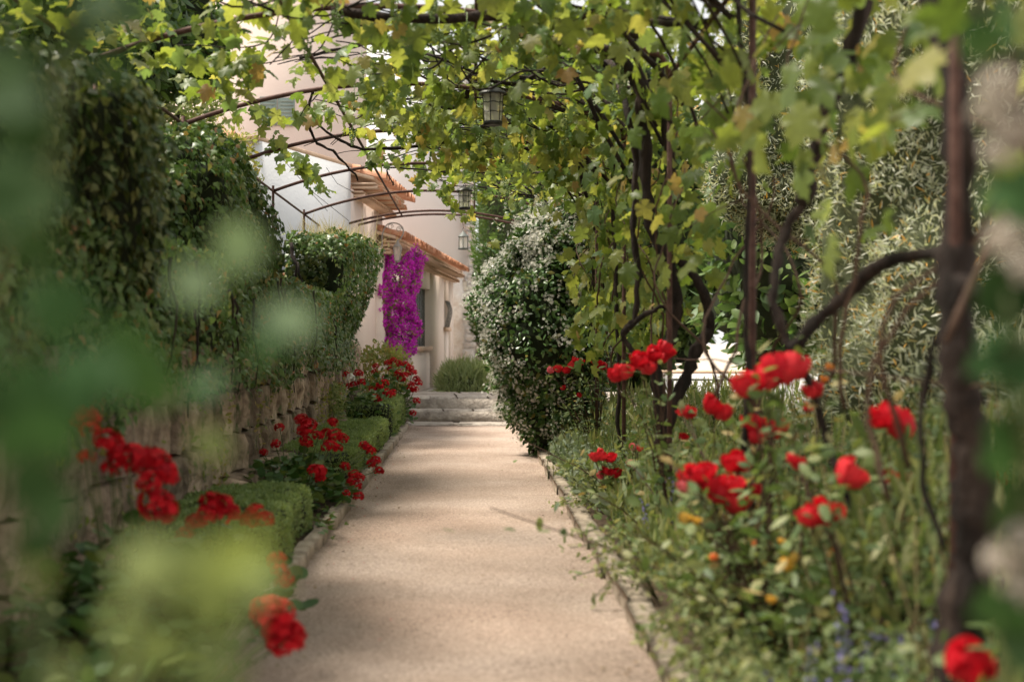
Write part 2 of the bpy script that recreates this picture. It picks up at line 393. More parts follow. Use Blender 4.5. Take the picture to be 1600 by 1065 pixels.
def path_b(t, out):
    g = N(t, 'ShaderNodeNewGeometry')
    n1 = N(t, 'ShaderNodeTexNoise', i_Scale=0.9, i_Detail=4.0); n2 = N(t, 'ShaderNodeTexNoise', i_Scale=70.0, i_Detail=6.0, i_Roughness=.8)
    v = N(t, 'ShaderNodeTexVoronoi', i_Scale=75.0)
    for x in (n1, n2, v): t.links.new(g.outputs['Position'], x.inputs['Vector'])
    r1 = ramp(t, [(.34, .252, .20), (.40, .308, .25), (.46, .365, .305)], [.35, .5, .65]); t.links.new(n1.outputs['Fac'], r1.inputs[0])
    r2 = ramp(t, [(.25, .22, .2), (1, 1, 1), (1.15, 1.15, 1.15)], [.38, .5, .62]); t.links.new(n2.outputs['Fac'], r2.inputs[0])
    m = N(t, 'ShaderNodeMixRGB', blend_type='MULTIPLY'); m.inputs[0].default_value = .8
    t.links.new(r1.outputs[0], m.inputs[1]); t.links.new(r2.outputs[0], m.inputs[2])
    m2 = N(t, 'ShaderNodeMixRGB', blend_type='OVERLAY'); m2.inputs[0].default_value = .22
    bw = N(t, 'ShaderNodeRGBToBW'); t.links.new(v.outputs['Color'], bw.inputs[0]); t.links.new(m.outputs[0], m2.inputs[1]); t.links.new(bw.outputs[0], m2.inputs[2])
    p = N(t, 'ShaderNodeBsdfPrincipled'); p.inputs['Roughness'].default_value = 1; p.inputs['Specular IOR Level'].default_value = .15
    t.links.new(m2.outputs[0], p.inputs['Base Color'])
    b = N(t, 'ShaderNodeBump'); b.inputs['Strength'].default_value = .7; b.inputs['Distance'].default_value = .008
    t.links.new(n2.outputs['Fac'], b.inputs['Height']); t.links.new(b.outputs[0], p.inputs['Normal'])
    t.links.new(p.outputs[0], out.inputs[0])
M['path'] = mat('path_gravel', path_b)
def glass_b(t, out):
    p = N(t, 'ShaderNodeBsdfPrincipled'); p.inputs['Base Color'].default_value = (.88, .86, .78, 1); p.inputs['Roughness'].default_value = .35
    tr = N(t, 'ShaderNodeBsdfTransparent'); tl = N(t, 'ShaderNodeBsdfTranslucent'); tl.inputs[0].default_value = (1, .98, .9, 1)
    a = N(t, 'ShaderNodeMixShader'); a.inputs[0].default_value = .7; b = N(t, 'ShaderNodeMixShader'); b.inputs[0].default_value = .45
    t.links.new(p.outputs[0], a.inputs[1]); t.links.new(tl.outputs[0], a.inputs[2])
    t.links.new(a.outputs[0], b.inputs[1]); t.links.new(tr.outputs[0], b.inputs[2]); t.links.new(b.outputs[0], out.inputs[0])
M['glass'] = mat('lantern_glass', glass_b)

# ------------------------------------------------------------------ ground, path, beds
XL, XR = -0.87, 0.655
def sheet(name, x0, y0, x1, y1, z, m, nx=2, ny=2, amp=0, kind='structure'):
    xs = np.linspace(x0, x1, nx); ys = np.linspace(y0, y1, ny); A, B = np.meshgrid(xs, ys, indexing='ij')
    Z = np.full(A.size, z, float); pts = np.stack([A.ravel(), B.ravel(), Z], 1)
    if amp: pts[:, 2] += nz(pts, 2.5)*amp
    F = [(i*ny+j, (i+1)*ny+j, (i+1)*ny+j+1, i*ny+j+1) for i in range(nx-1) for j in range(ny-1)]
    return link(name, mesh_np(name, pts, np.array(F), m, smooth=True), kind=kind)
sheet('ground', -250, -60, 250, 400, -0.03, M['court'])
sheet('path', XL-.06, -3, XR+.06, 19.95, 0.0, M['path'], 14, 120, .012)
sheet('garden_bed_left', -2.3, -2, XL-.05, 20.2, 0.05, M['soil'], 14, 90, .05)
sheet('garden_bed_right', XR+.05, -2, 3.3, 19.5, 0.04, M['soil'], 24, 120, .06)

# pebbles and fallen petals on the path
n = 14000
py_ = 2.5 + 17*rng.uniform(0, 1, n)**1.2
px_ = rng.uniform(XL, XR, n)
edge = rng.uniform(0, 1, n) < .35
px_[edge] = np.where(rng.uniform(0, 1, edge.sum()) < .5, XL+np.abs(rng.normal(0, .07, edge.sum())), XR-np.abs(rng.normal(0, .07, edge.sum())))
TET = (np.array([(1, 0, 0), (-.5, .86, 0), (-.5, -.86, 0), (0.1, 0, .8)])*.5, np.array([(0, 1, 3), (1, 2, 3), (2, 0, 3)]))
ang = rng.uniform(0, 6.28, n)
pos = np.stack([px_, py_, np.full(n, .002)], 1)
link('pebbles', leafmesh('pebbles', TET, pos, np.stack([np.cos(ang), np.sin(ang), ang*0], 1), np.tile([0, 0, 1.], (n, 1)), rng.uniform(.004, .012, n), M['pebble']), kind='stuff')
n = 46
pos = np.stack([np.where(rng.uniform(0, 1, n) < .75, XL+np.abs(rng.normal(0, .16, n)), rng.uniform(XL, XR, n)), rng.uniform(4, 15, n), np.full(n, .012)], 1)
nl_ = 420
lp_ = np.stack([np.where(rng.uniform(0, 1, nl_) < .8, np.where(rng.uniform(0, 1, nl_) < .5, XL+np.abs(rng.normal(0, .10, nl_)), XR-np.abs(rng.normal(0, .10, nl_))), rng.uniform(XL, XR, nl_)), rng.uniform(3.5, 19, nl_), np.full(nl_, .010)], 1)
link('leaf_litter', leafmesh('leaf_litter', TINY, lp_, unit(rng.normal(0, 1, (nl_, 3))*[1, 1, .2]), np.tile([0, 0, 1.], (nl_, 1)), rng.uniform(.010, .034, nl_), M['litter']), kind='stuff')
link('fallen_petals', leafmesh('fallen_petals', TINY, pos, unit(rng.normal(0, 1, (n, 3))*[1, 1, .2]), np.tile([0, 0, 1.], (n, 1)), rng.uniform(.012, .022, n), M['red']), kind='stuff')

# ---- rounded rough stones (shared meshes)
def rough_stone(seed, res=4, n=7, amp=.16):
    V, F = blob_core((0, 0, 0), (.5, .5, .5), n=n, amp=amp, sc=2.2, seed=seed, inset=0, res=res)
    key = {}; idx = []; VV = []
    for v in V:
        k = tuple(np.round(v, 4))
        if k not in key: key[k] = len(VV); VV.append(v)
        idx.append(key[k])
    return np.array(VV), np.array(idx)[F]
def stone_set(m, k=7, **kw):
    out = []
    for i in range(k):
        V, F = rough_stone(i*3.7+1, **kw); out.append(mesh_np('stone', V, F, m))
    return out
WALLSTONES = stone_set(M['stone'], 8, res=4, n=7, amp=.13)
KERBSTONES = stone_set(M['kerb'], 5, res=4, n=12, amp=.05)
STEPSTONES = stone_set(M['step'], 5, res=4, n=10, amp=.07)
def TRS(loc, rz, sc, rx=0, ry=0):
    return Matrix.Translation(loc) @ Matrix.Rotation(rz, 4, 'Z') @ Matrix.Rotation(rx, 4, 'X') @ Matrix.Rotation(ry, 4, 'Y') @ Matrix.Diagonal((*sc, 1))

# kerbs
def kerb(x, sgn, label, y0, y1, w, h):
    k = thing('stone_kerb', label, 'kerb', (x, 10, 0))
    y = y0
    while y < y1:
        L = random.uniform(.30, .60)
        piece('kerb_stone', random.choice(KERBSTONES), k, TRS((x+random.uniform(-.012, .012), y+L/2, h/2-.03+random.uniform(-.008, .008)), random.uniform(-.03, .03), (w, L*.97, h+.06), ry=random.uniform(-.08, .08)))
        y += L
kerb(XL-.05, -1, 'narrow rough stone kerb edging the geranium and box bed left of the gravel path', 2.2, 19.6, .085, .075)
kerb(XR+.06, 1, 'pale flat stone kerb along the flower bed right of the gravel path', 2.2, 16.5, .12, .07)

# steps at the end of the path
st = link('stone_steps', mesh_np('stone_steps', *boxes([(-1.0, 19.95, -.02, 1.8, 20.45, .02), (-1.0, 20.4, -.02, 1.8, 20.8, .17), (-1.0, 20.75, -.02, 1.8, 22.68, .34)]), M['step']), kind='structure')
def course(y, z0, z1, dep, xs=-1.05, xe=1.8, Lr=(.38, .62)):
    x = xs
    while x < xe:
        L = random.uniform(*Lr)
        piece('step_stone', random.choice(STEPSTONES), st, TRS((x+L/2, y+dep/2, (z0+z1)/2), 0, (L*.985, dep, z1-z0)))
        x += L
course(19.85, -.04, .035, .62, Lr=(.7, 1.1)); course(20.42, .02, .205, .42); course(20.78, .19, .375, .5)
for yy in (21.28, 21.8, 22.3): course(yy, .28, .372, .5, Lr=(.5, .9))

# ------------------------------------------------------------------ left retaining wall
WX = -1.72
wl = thing('retaining_wall', 'rough dry stone retaining wall under the ivy behind the red geraniums', 'stone wall', (WX-.3, 11, 0))
V, F = join([boxes([(WX-.75, 1.0, 0, WX-.10, 20.3, 1.35)])]); link('wall_core', mesh_np('wall_core', V, F, M['mortar']), wl)
y0 = 3.0
rows = [(.02, .30), (.30, .56), (.56, .86), (.86, 1.16)]
cnt = 0
for ri, (za, zb) in enumerate(rows):
    y = 2.6 + random.uniform(0, .3)
    while y < 20.2:
        L = random.uniform(.17, .36) * (1 + .25*(y > 14))
        tier = .16 if zb < .5 and y > 9 else 0
        piece('wall_stone', random.choice(WALLSTONES), wl, TRS((WX-.05+tier+random.uniform(-.03, .04), y+L/2, (za+zb)/2+random.uniform(-.012, .012)), random.uniform(-.04, .04), (.34, L*.99, (zb-za)*1.02), rx=random.uniform(-.06, .06), ry=random.uniform(-.06, .06)))
        y += L; cnt += 1
print('wall stones', cnt)
# moss and small ferns in the joints
n = 4000
pp = np.stack([WX+.10+rng.uniform(0, .06, n), rng.uniform(5, 20, n), rng.uniform(.2, 1.1, n)], 1)
keep = nz(pp, 2.2, 3) > .12; pp = pp[keep]; n = len(pp)
link('moss', leafmesh('moss', OVAL, pp, rng.normal(0, 1, (n, 3))+[.6, 0, -.3], rng.normal(0, .5, (n, 3))+[1, 0, .4], rng.uniform(.02, .05, n), M['weed']), wl, kind='stuff')

# ------------------------------------------------------------------ ivy
def ivy(label, c, h, nleaf, warp=None, n=5, amp=.16, seed=0., size=(.045, .075), m='ivy', clump=.2, cull=None, core=True, inset=.12, sc=1.5, stems=()):
    t = thing('ivy', label, 'ivy', (c[0], c[1], max(0, c[2]-h[2])))
    p, nm = blob_points(nleaf, c, h, n, amp, sc, seed, warp, .05, cull, clump)
    k = len(p); d = unit(np.array([0, 0, -1.])*1.0 + nm*.35 + rng.normal(0, .45, (k, 3)))
    nn = nm + rng.normal(0, .38, (k, 3)) + [0, 0, .25]
    link('foliage', leafmesh('foliage', IVY, p, d, nn, rng.uniform(*size, k), M[m]), t, kind='stuff')
    if core:
        cc_, ch_ = core if isinstance(core, tuple) else (c, h)
        V, F = blob_core(cc_, ch_, n, amp, sc, seed, warp, inset); link('shade_core', mesh_np('shade_core', V, F, M['core'], smooth=True), t)  # solid shell under the leaves, coloured dark to stand for shade in gaps
    for s in stems:
        V, F = tube(spline(s[0], 16, .02), np.linspace(s[1], s[1]*.5, 16), 6, .2); link('stem', mesh_np('stem', V, F, M['bark']), t)
    return t
# far overhanging mass: path face leans out towards the top
def warpA(p):
    q = p.copy(); k = np.clip((p[:, 2]-1.0)/1.45, 0, 1); q[:, 0] += .42*k; return q
cullF = lambda p, nm: (nm[:, 0] > -.6) & (nm[:, 2] > -.9)
def cullA(p, nm):
    w_ = nz(p, 4.0, 6)*.22
    hole = (p[:, 1] < 16.3+w_) & (p[:, 2] > 1.38+w_) & (p[:, 2] < 2.2+w_) & (p[:, 0] > -2.05) & (p[:, 0] < -1.50+w_) & (nm[:, 1] < .5)
    return cullF(p, nm) & ~hole
ivy('clipped overhanging ivy block with a dark hollow nearest the pink house', (-2.15, 17.7, 1.72), (.50, 1.85, .74), 21000, warpA, seed=1, cull=cullA, core=((-2.2, 18.45, 1.72), (.42, 1.1, .68)), amp=.16, size=(.036, .062),
    stems=[([P(455, 380, 15.8), P(462, 420, 15.7), P(458, 470, 15.7), P(463, 530, 15.6)], .022), ([P(460, 400, 15.75), P(468, 430, 15.6), P(475, 450, 15.6), P(462, 480, 15.6)], .015), ([P(452, 440, 15.7), P(470, 480, 15.6), P(460, 520, 15.6)], .012)])
_h = [o for o in bpy.data.objects if o.get('label', '').startswith('clipped overhanging')][0]
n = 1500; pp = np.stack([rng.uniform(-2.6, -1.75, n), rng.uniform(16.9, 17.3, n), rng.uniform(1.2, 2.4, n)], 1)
link('hollow_foliage', leafmesh('hollow_foliage', IVY, pp, rng.normal(0, .5, (n, 3))+[0, 0, -1], rng.normal(0, .5, (n, 3))+[.3, -1, .2], rng.uniform(.04, .07, n), M['ivyshade']), _h, 'stuff')  # darkened leaf colour paints the shade inside the hollow
V, F = blob_core((-2.85, 17.2, 1.6), (.38, 1.9, .95), 5, .1, 1.5, 4, None, 0, 10); link('shade_core', mesh_np('shade_core', V, F, M['core'], smooth=True), _h)  # added dark mass that blocks sun entering the hollow from the left
def warpB(p):
    q = p.copy(); k = np.clip((p[:, 2]-1.0)/1.6, 0, 1); q[:, 0] += .14*k; q[:, 2] += .12*np.sin((p[:, 1]-8.8)*.9); return q
ivy('tall rounded ivy mound in the middle of the wall with sunlit top', (-2.44, 11.0, 1.74), (.62, 1.85, .86), 24000, warpB, seed=5, cull=cullF, amp=.30, n=3.6, size=(.036, .064))
def warpC(p):
    q = p.copy(); k = np.clip((p[:, 2]-1.0)/1.3, 0, 1); q[:, 0] += .30*k; return q
ivy('large dark ivy mound nearest the camera on the left wall', (-2.22, 5.9, 1.62), (.48, 1.6, .76), 22000, warpC, seed=8, cull=cullF, amp=.24, n=3.4, size=(.036, .064), m='ivyshade')  # shaded look of this mound is put into its leaf colour
# ivy curtain hanging over the wall between the mounds
n = 14000
yy = rng.uniform(4.5, 18.6, n); low = .88 + .16*nz(np.stack([yy, yy*0, yy*0], 1), .9, 2) + .10*nz(np.stack([yy, yy*0, yy*0], 1), 3.5, 5)
zz = low + (1.75-low)*rng.uniform(0, 1, n)**.8
xx = WX + .16 + .07*nz(np.stack([yy, zz, zz*0], 1), 2.5, 1) + rng.normal(0, .03, n) - .1*(zz-1)
pp = np.stack([xx, yy, zz], 1); nn = np.tile([1, -.15, .35], (n, 1)) + rng.normal(0, .4, (n, 3))
tc_ = thing('ivy', 'long curtain of ivy trailing over the top of the stone wall', 'ivy', (WX, 11.5, .9))
link('foliage', leafmesh('foliage', IVY, pp, unit(rng.normal(0, .5, (n, 3))+[.2, 0, -1]), nn, rng.uniform(.032, .058, n), M['ivy']), tc_, kind='stuff')
V, F = blob_core((WX-.45, 11.5, 1.22), (.5, 7.4, .30), 6, .1, 1.5, 3, None, .0, 18); link('shade_core', mesh_np('shade_core', V, F, M['core'], smooth=True), tc_)  # dark filler behind the curtain; shade between leaves is in its colour
for s in range(14):
    y = random.uniform(7, 17); z = random.uniform(1.3, 1.7)
    pts = [(WX+.18, y, z), (WX+.2, y+random.uniform(-.1, .1), z-.25), (WX+.19, y+random.uniform(-.2, .2), z-.6)]
    V, F = tube(spline(pts, 10, .012), np.linspace(.010, .004, 10), 5); link('stem', mesh_np('stem', V, F, M['bark']), tc_)
# ivy far behind on the bank, left of everything
ivy('ivy covered bank rising behind the mounds at the left edge', (-3.6, 10.5, 1.3), (1.0, 8.0, 1.15), 11000, None, seed=12, cull=lambda p, nm: nm[:, 2] > -.2, amp=.3, size=(.06, .1), m='ivyshade')

# straw-coloured grass on top of the far ivy
def tuft(name, label, cat, c, rad, hgt, n, m, T=NEEDLE, size=(.2, .4), w=None, lean=.4):
    t = thing(name, label, cat, tuple(c))
    pp = np.array(c) + np.stack([rng.normal(0, rad[0], n), rng.normal(0, rad[1], n), np.zeros(n)], 1)
    d = unit(rng.normal(0, lean, (n, 3)) + [0, 0, 1]); link('blades', leafmesh('blades', T, pp, d, rng.normal(0, 1, (n, 3)), rng.uniform(*size, n)*hgt, M[m]), t, kind='stuff')
    return t
tuft('dry_grass', 'pale dry seeding grass growing on top of the far ivy block', 'grass', (-1.75, 18.2, 2.42), (.22, .8), 1.0, 900, 'straw', (NEEDLE[0]*[.25, 1, 1], NEEDLE[1]), (.12, .34))

# ------------------------------------------------------------------ clipped box hedges
def hedge(label, x0, x1, y0, y1, z1, n, size):
    c = ((x0+x1)/2, (y0+y1)/2, (z1+.05)/2); h = ((x1-x0)/2, (y1-y0)/2, (z1-.05)/2)
    t = thing('box_hedge', label, 'hedge', (c[0], c[1], .05), 'clipped box blocks beside the path')
    p, nm = blob_points(n, c, h, 9, .05, 2.5, x0+y0, None, .012, lambda p, nm: nm[:, 2] > -.5)
    k = len(p); d = unit(nm*.55 + [0, 0, .7] + rng.normal(0, .5, (k, 3)))
    link('foliage', leafmesh('foliage', TINY, p, d, nm+rng.normal(0, .6, (k, 3)), rng.uniform(*size, k), M['box']), t, kind='stuff')
    V, F = blob_core(c, h, 9, .05, 2.5, x0+y0, None, .03); link('shade_core', mesh_np('shade_core', V, F, M['core'], smooth=True), t)  # dark inner block painting the shade between hedge leaves
hedge('near clipped box block between the blurred geranium and the middle geranium', -1.62, -.97, 6.35, 8.75, .33, 26000, (.012, .028))
hedge('long low clipped box block between the middle and far geraniums', -1.58, -.96, 11.4, 16.3, .31, 30000, (.015, .032))
hedge('far clipped box block beside the stone steps', -1.5, -.93, 16.5, 19.7, .46, 16000, (.016, .034))

# ------------------------------------------------------------------ geraniums
def head_mesh(seed, r=.046, k=60, m='red'):
    g = np.random.default_rng(seed); d = unit(g.normal(0, 1, (k, 3))); d = d[d[:, 2] > -.55]; k = len(d)
    pos = d*r*g.uniform(.8, 1.08, (k, 1)); V, F, rr = scatter(FLORET, pos, unit(np.cross(d, g.normal(0, 1, (k, 3)))), d+g.normal(0, .25, (k, 3)), g.uniform(.026, .036, k))
    return mesh_np('flower_head', V, F, M[m], rr)
HEADS = [head_mesh(i) for i in range(4)]
def geranium(label, base, rad, nleaf, heads, group='red geraniums in the left bed', hs=1.0):
    hgt = rad[2]
    t = thing('geranium', label, 'geranium', tuple(base), group)
    base = np.array(base, float)
    u = unit(rng.normal(0, 1, (nleaf, 3))); u[:, 2] = np.abs(u[:, 2])
    rr = rng.uniform(.35, 1, (nleaf, 1))**.6
    p = base + u*rr*np.array([rad[0], rad[1], hgt]) * (1+.25*nz(u*2, 1.5, base[1]))[:, None]
    d = unit(u*[1, 1, .2]+rng.normal(0, .4, (nleaf, 3))); nn = u*.5+[0, 0, 1]+rng.normal(0, .35, (nleaf, 3))
    link('foliage', leafmesh('foliage', ROUND, p, d, nn, rng.uniform(.045, .085, nleaf), M['ger']), t, kind='stuff')
    st_ = []
    for (hp, s) in heads:
        hp = Vector(hp)
        M4 = Matrix.Translation(hp) @ Matrix.Rotation(random.uniform(0, 6), 4, 'Z') @ Matrix.Rotation(random.uniform(-.5, .5), 4, 'X') @ Matrix.Scale(s*hs*random.uniform(.9, 1.1), 4) @ Matrix.Diagonal((1, 1, .82, 1))
        piece('flower_head', random.choice(HEADS), t, M4)
        b0 = base + (np.array(hp)-base)*[.45, .45, 0] + [0, 0, .1*hgt]
        st_.append(tube(spline([b0, (b0+np.array(hp))/2+[0, 0, .02], tuple(hp)], 7, .004), .0035, 5))
    for k in range(16):
        q = p[rng.integers(0, nleaf)]; st_.append(tube(spline([base+[rng.normal(0, .05), rng.normal(0, .1), 0], (base+q)/2+[0, 0, .03], q], 6, .008), .005, 5))
    V, F = join(st_); link('stems', mesh_np('stems', V, F, M['twig'], smooth=True), t)
    return t
def heads(L, Y):
    return [(P(x, y, Y+dy), s) for (x, y, dy, s) in L]
# middle clump (sharp, in focus range)
geranium('red geranium clump in sharp focus between the two nearer box blocks', (-1.24, 9.9, .06), (.38, .85, .35), 700, heads([
    (437, 668, .3, .85), (431, 693, 0, .8), (412, 706, 0, .7), (470, 655, .2, 1.1), (482, 664, .1, 1.15), (477, 672, 0, 1.1), (497, 680, 0, .9), (478, 690, 0, 1.0),
    (520, 660, .6, .9), (523, 680, .2, 1.1), (536, 684, .4, 1.0), (510, 675, .2, .8), (515, 697, 0, 1.1), (528, 700, .2, .8), (497, 737, -.6, 1.1), (500, 748, -.6, .8), (489, 733, -.7, .8), (539, 728, .3, .8),
    (570, 697, .9, .9), (580, 705, .9, .9), (575, 700, .8, .8), (586, 720, 1.0, .9), (592, 735, 1.0, .9), (580, 724, .9, .7), (553, 741, .2, .8), (556, 757, .2, 1.0), (548, 752, 0, .7), (560, 775, 0, .8), (563, 745, .3, .7), (541, 770, -.3, .6)], 10.0))
# far clumps
geranium('red geranium clump beyond the long box block with one faded white head', (-1.28, 16.9, .1), (.42, .7, .62), 420, heads([
    (524, 640, 0, .9), (541, 585, 0, 1.0), (560, 583, 0, 1.1), (532, 601, 0, .8), (527, 616, -.2, 1.0), (524, 622, -.2, .9), (552, 600, 0, .9), (565, 597, 0, 1.0), (545, 603, .1, .8),
    (583, 606, .2, 1.1), (592, 604, .2, 1.2), (601, 598, .3, 1.0), (587, 622, 0, 1.1), (592, 628, 0, 1.1), (603, 612, .2, 1.0), (610, 616, .3, 1.2), (615, 612, .4, .9), (608, 640, 0, 1.0), (606, 646, 0, .9), (597, 634, 0, .8), (507, 633, -1, .9)], 16.8))
geranium('farthest red geranium clump leaning over the path by the steps', (-1.12, 19.2, .1), (.34, .7, .75), 420, heads([
    (587, 572, .2, 1.1), (585, 580, .1, .9), (606, 567, .3, 1.2), (614, 563, .3, 1.2), (624, 568, .2, 1.3), (634, 570, .2, 1.2), (640, 575, .2, 1.2), (622, 583, 0, 1.2), (632, 587, 0, 1.3), (627, 592, 0, 1.2), (645, 582, .2, 1.2), (650, 592, .2, 1.1), (654, 598, .2, 1.1), (643, 600, 0, 1.0), (639, 604, 0, 1.0), (648, 609, 0, 1.1), (651, 626, 0, 1.1), (645, 645, -.1, 1.0), (610, 577, .3, 1.0), (600, 590, 0, .8)], 19.2))
# near, blurred
geranium('blurred red geranium clump in front of the near box block', (-1.25, 5.2, .08), (.42, .95, .42), 620, heads([
    (133, 655, -.2, 1.0), (140, 668, -.2, .7), (168, 688, 0, 1.1), (135, 715, -.1, .7), (187, 705, 0, 1.0), (205, 712, 0, 1.1), (180, 730, 0, .9), (222, 725, .1, 1.1), (240, 718, .1, 1.2), (250, 735, .1, 1.2), (262, 745, .2, .9), (232, 752, 0, 1.0), (247, 792, 0, 1.3), (258, 798, 0, 1.0)], 5.0))
geranium('blurred geranium seen through the pale foreground leaves', (-1.1, 5.9, .08), (.38, .5, .34), 320, heads([
    (288, 835, 0, .8), (305, 815, 0, .9), (330, 785, .1, 1.1), (345, 790, .1, 1.2), (345, 805, .1, .9), (322, 805, 0, .9), (358, 800, .2, .9), (400, 800, .3, .9), (415, 810, .3, .8), (390, 812, .3, .9)], 5.6))
geranium('nearest geranium drooping two dark red heads over the path', (-1.05, 4.2, .06), (.36, .65, .26), 380, heads([
    (430, 962, 0, 1.25), (420, 955, 0, 1.0), (437, 985, 0, 1.15), (446, 1003, 0, 1.2), (452, 990, .1, 1.0), (432, 875, .9, .7), (445, 905, .8, .7), (438, 890, .8, .6)], 4.3))
# faded white head
gg = [o for o in bpy.data.objects if o.get('label', '').startswith('red geranium clump beyond')][0]
o = piece('flower_head', head_mesh(77, m='white'), gg, Matrix.Translation(P(548, 590, 16.7))); o['label'] = 'faded white flower head'

# leafy low plants spilling over the left kerb
for (x, y, s, lab) in ((-.93, 8.5, .14, 'small ivy sprig creeping over the left kerb beside the near box block'), (-.92, 12.6, .11, 'small round leaved weed on the left kerb beside the long box block'), (-.95, 4.9, .16, 'dark leafy sprig spilling over the near left kerb')):
    t = thing('creeping_plant', lab, 'plant', (x, y, .05)); k = 60
    p = np.array([x, y, .08])+rng.normal(0, 1, (k, 3))*[s*.4, s*1.6, s*.35]; p[:, 2] = np.abs(p[:, 2]-.03)+.03
    link('foliage', leafmesh('foliage', IVY, p, rng.normal(0, 1, (k, 3))+[.8, 0, 0], rng.normal(0, .4, (k, 3))+[0, 0, 1], rng.uniform(.03, .055, k), M['ivy']), t, kind='stuff')

# ------------------------------------------------------------------ houses
def wallbox(name, p0, p1, z0, z1, th, m, parent, holes=()):
    """wall from p0 to p1 (front face on that line; thickness goes behind = left of direction) with openings (d0,d1,za,zb)"""
    p0 = np.array(p0, float); p1 = np.array(p1, float); L = np.linalg.norm(p1-p0); e = (p1-p0)/L; b = np.array([-e[1], e[0]])
    def bx(a, c, za, zb): return obox(p0+e*a, p0+e*c, b, th, za, zb)
    parts = []; x = 0
    for (a, c, za, zb) in sorted(holes):
        parts.append(bx(x, a, z0, z1)); parts.append(bx(a, c, z0, za)); parts.append(bx(a, c, zb, z1)); x = c
    parts.append(bx(x, L, z0, z1)); V, F = join(parts)
    return link(name, mesh_np(name, V, F, m), parent), e, b

def eave(parent, p0, p1, z, over, rows=2, m='tile'):
    """roman tile eave along p0->p1, overhanging to the right of the direction"""
    p0 = np.array(p0, float); p1 = np.array(p1, float); L = np.linalg.norm(p1-p0); e = (p1-p0)/L; o = -np.array([-e[1], e[0]])
    # corbelled rows of half-round tiles under the eave
    for r_ in range(rows):
        out = over*(.45+.4*r_/max(1, rows-1)); zz = z-.30+.12*r_
        V, F = obox(p0, p1, o, out-.03, zz+.055, zz+.08); link('eave_course', mesh_np('eave_course', V, F, M['tilepale']), parent)
        parts = []
        for d in np.arange(.1, L, .2):
            c = p0+e*d; a = np.linspace(0, math.pi, 6)
            pr = [np.array([*(c+e*math.cos(t)*.085), zz+.055-math.sin(t)*-.0-.06+math.sin(t)*.055]) for t in a]
            V = np.array([q for q in pr]+[q+np.array([*(o*out), 0]) for q in pr]); F = np.array([(i, i+1, i+7, i+6) for i in range(5)]+[(0, 6, 11, 5)]); parts.append((V, F))
        V, F = join(parts); link('eave_tiles', mesh_np('eave_tiles', V, F, M['tilepale']), parent, 'stuff')
    # roof slope going up and back
    slope = .28; back = 3.2
    def at(d, s, dz=0): q = p0+e*d+o*over-o*s; return (q[0], q[1], z-.05+s*slope+dz)
    V = [at(0, .12), at(L, .12), at(L, back), at(0, back), at(0, .12, -.05), at(L, .12, -.05), at(L, back, -.05), at(0, back, -.05)]
    link('roof_deck', mesh_np('roof_deck', V, np.array([(0, 1, 2, 3), (7, 6, 5, 4), (0, 4, 5, 1), (1, 5, 6, 2), (2, 6, 7, 3), (3, 7, 4, 0)]), M['tilepale']), parent)
    parts = []; n_s = 8
    for d in np.arange(.1, L, .25):
        for k in range(n_s):
            s0 = -.06+k*.38; s1 = s0+.42; a = np.linspace(0, math.pi, 6); jr = rng.uniform(-.012, .012)
            A = [np.array(at(d+jr+math.cos(t)*.10, s0+rng.uniform(-.01, .01), .02+math.sin(t)*.11)) for t in a]; B = [np.array(at(d+jr+math.cos(t)*.07, s1, .005+math.sin(t)*.07)) for t in a]
            parts.append((np.array(A+B), np.array([(i, i+1, i+7, i+6) for i in range(5)])))
    V, F = join(parts); link('roof_tiles', mesh_np('roof_tiles', V, F, M[m]), parent, 'stuff')

# long low pink house
A0 = (-1.50, 23.4); B0 = (-.49, 35.2)
def yd(Y): return (Y-A0[1])/(B0[1]-A0[1])*math.hypot(B0[0]-A0[0], B0[1]-A0[1])
house = thing('pink_house', 'low pink stucco house with tiled eave behind the magenta bougainvillea', 'house', (-3, 29, 0))
w1, e1, b1 = wallbox('wall', A0, B0, -.03, 2.75, .35, M['pinkwall'], house, [(yd(27.2), yd(30.2), 1.07, 2.27), (yd(33.1), yd(34.15), 1.5, 2.14)])
eave(house, A0, (B0[0]+.02, B0[1]+.25), 2.93, .34)
def window(y0, y1, z0, z1, depth=.13, slats=11):
    a = np.array(A0)+e1*yd(y0)+b1*depth; c = np.array(A0)+e1*yd(y1)+b1*depth
    w = bpy.data.objects.new('window', None); COL.objects.link(w); w.parent = house; w.location = (0, 0, 0)
    L = np.linalg.norm(c-a)
    V, F = obox(a, c, b1, .03, z0, z1); link('shutter', mesh_np('shutter', V, F, M['shutter']), w)
    parts = []
    for k in range(slats):
        q = a+e1*(L*(k+.5)/slats); parts.append(tube([(q[0]-b1[0]*.03, q[1]-b1[1]*.03, z0), (q[0]-b1[0]*.03, q[1]-b1[1]*.03, z1)], .012, 5))
    V, F = join(parts); link('window_bars', mesh_np('window_bars', V, F, M['greymetal']), w)
    a2 = np.array(A0)+e1*yd(y0-.15); c2 = np.array(A0)+e1*yd(y1+.15)
    V, F = obox(a2, c2, -b1, .05, z0-.09, z0); link('sill', mesh_np('sill', V, F, M['tilepale']), w)
window(27.2, 30.2, 1.07, 2.27)
window(33.1, 34.15, 1.5, 2.14, .16, 5)
# bulging iron grille on the small window
parts = []
for k in range(4):
    q = np.array(A0)+e1*yd(33.2+.28*k); pts = []
    for t in np.linspace(0, 1, 10):
        o_ = .01+.09*math.sin(math.pi*t)**1.0*(1.25-t*.9); zq = 2.12-.62*t; pts.append((q[0]-b1[0]*o_, q[1]-b1[1]*o_, zq))
    parts.append(tube(pts, .012, 5))
V, F = join(parts); link('window_grille', mesh_np('window_grille', V, F, M['greymetal']), house)
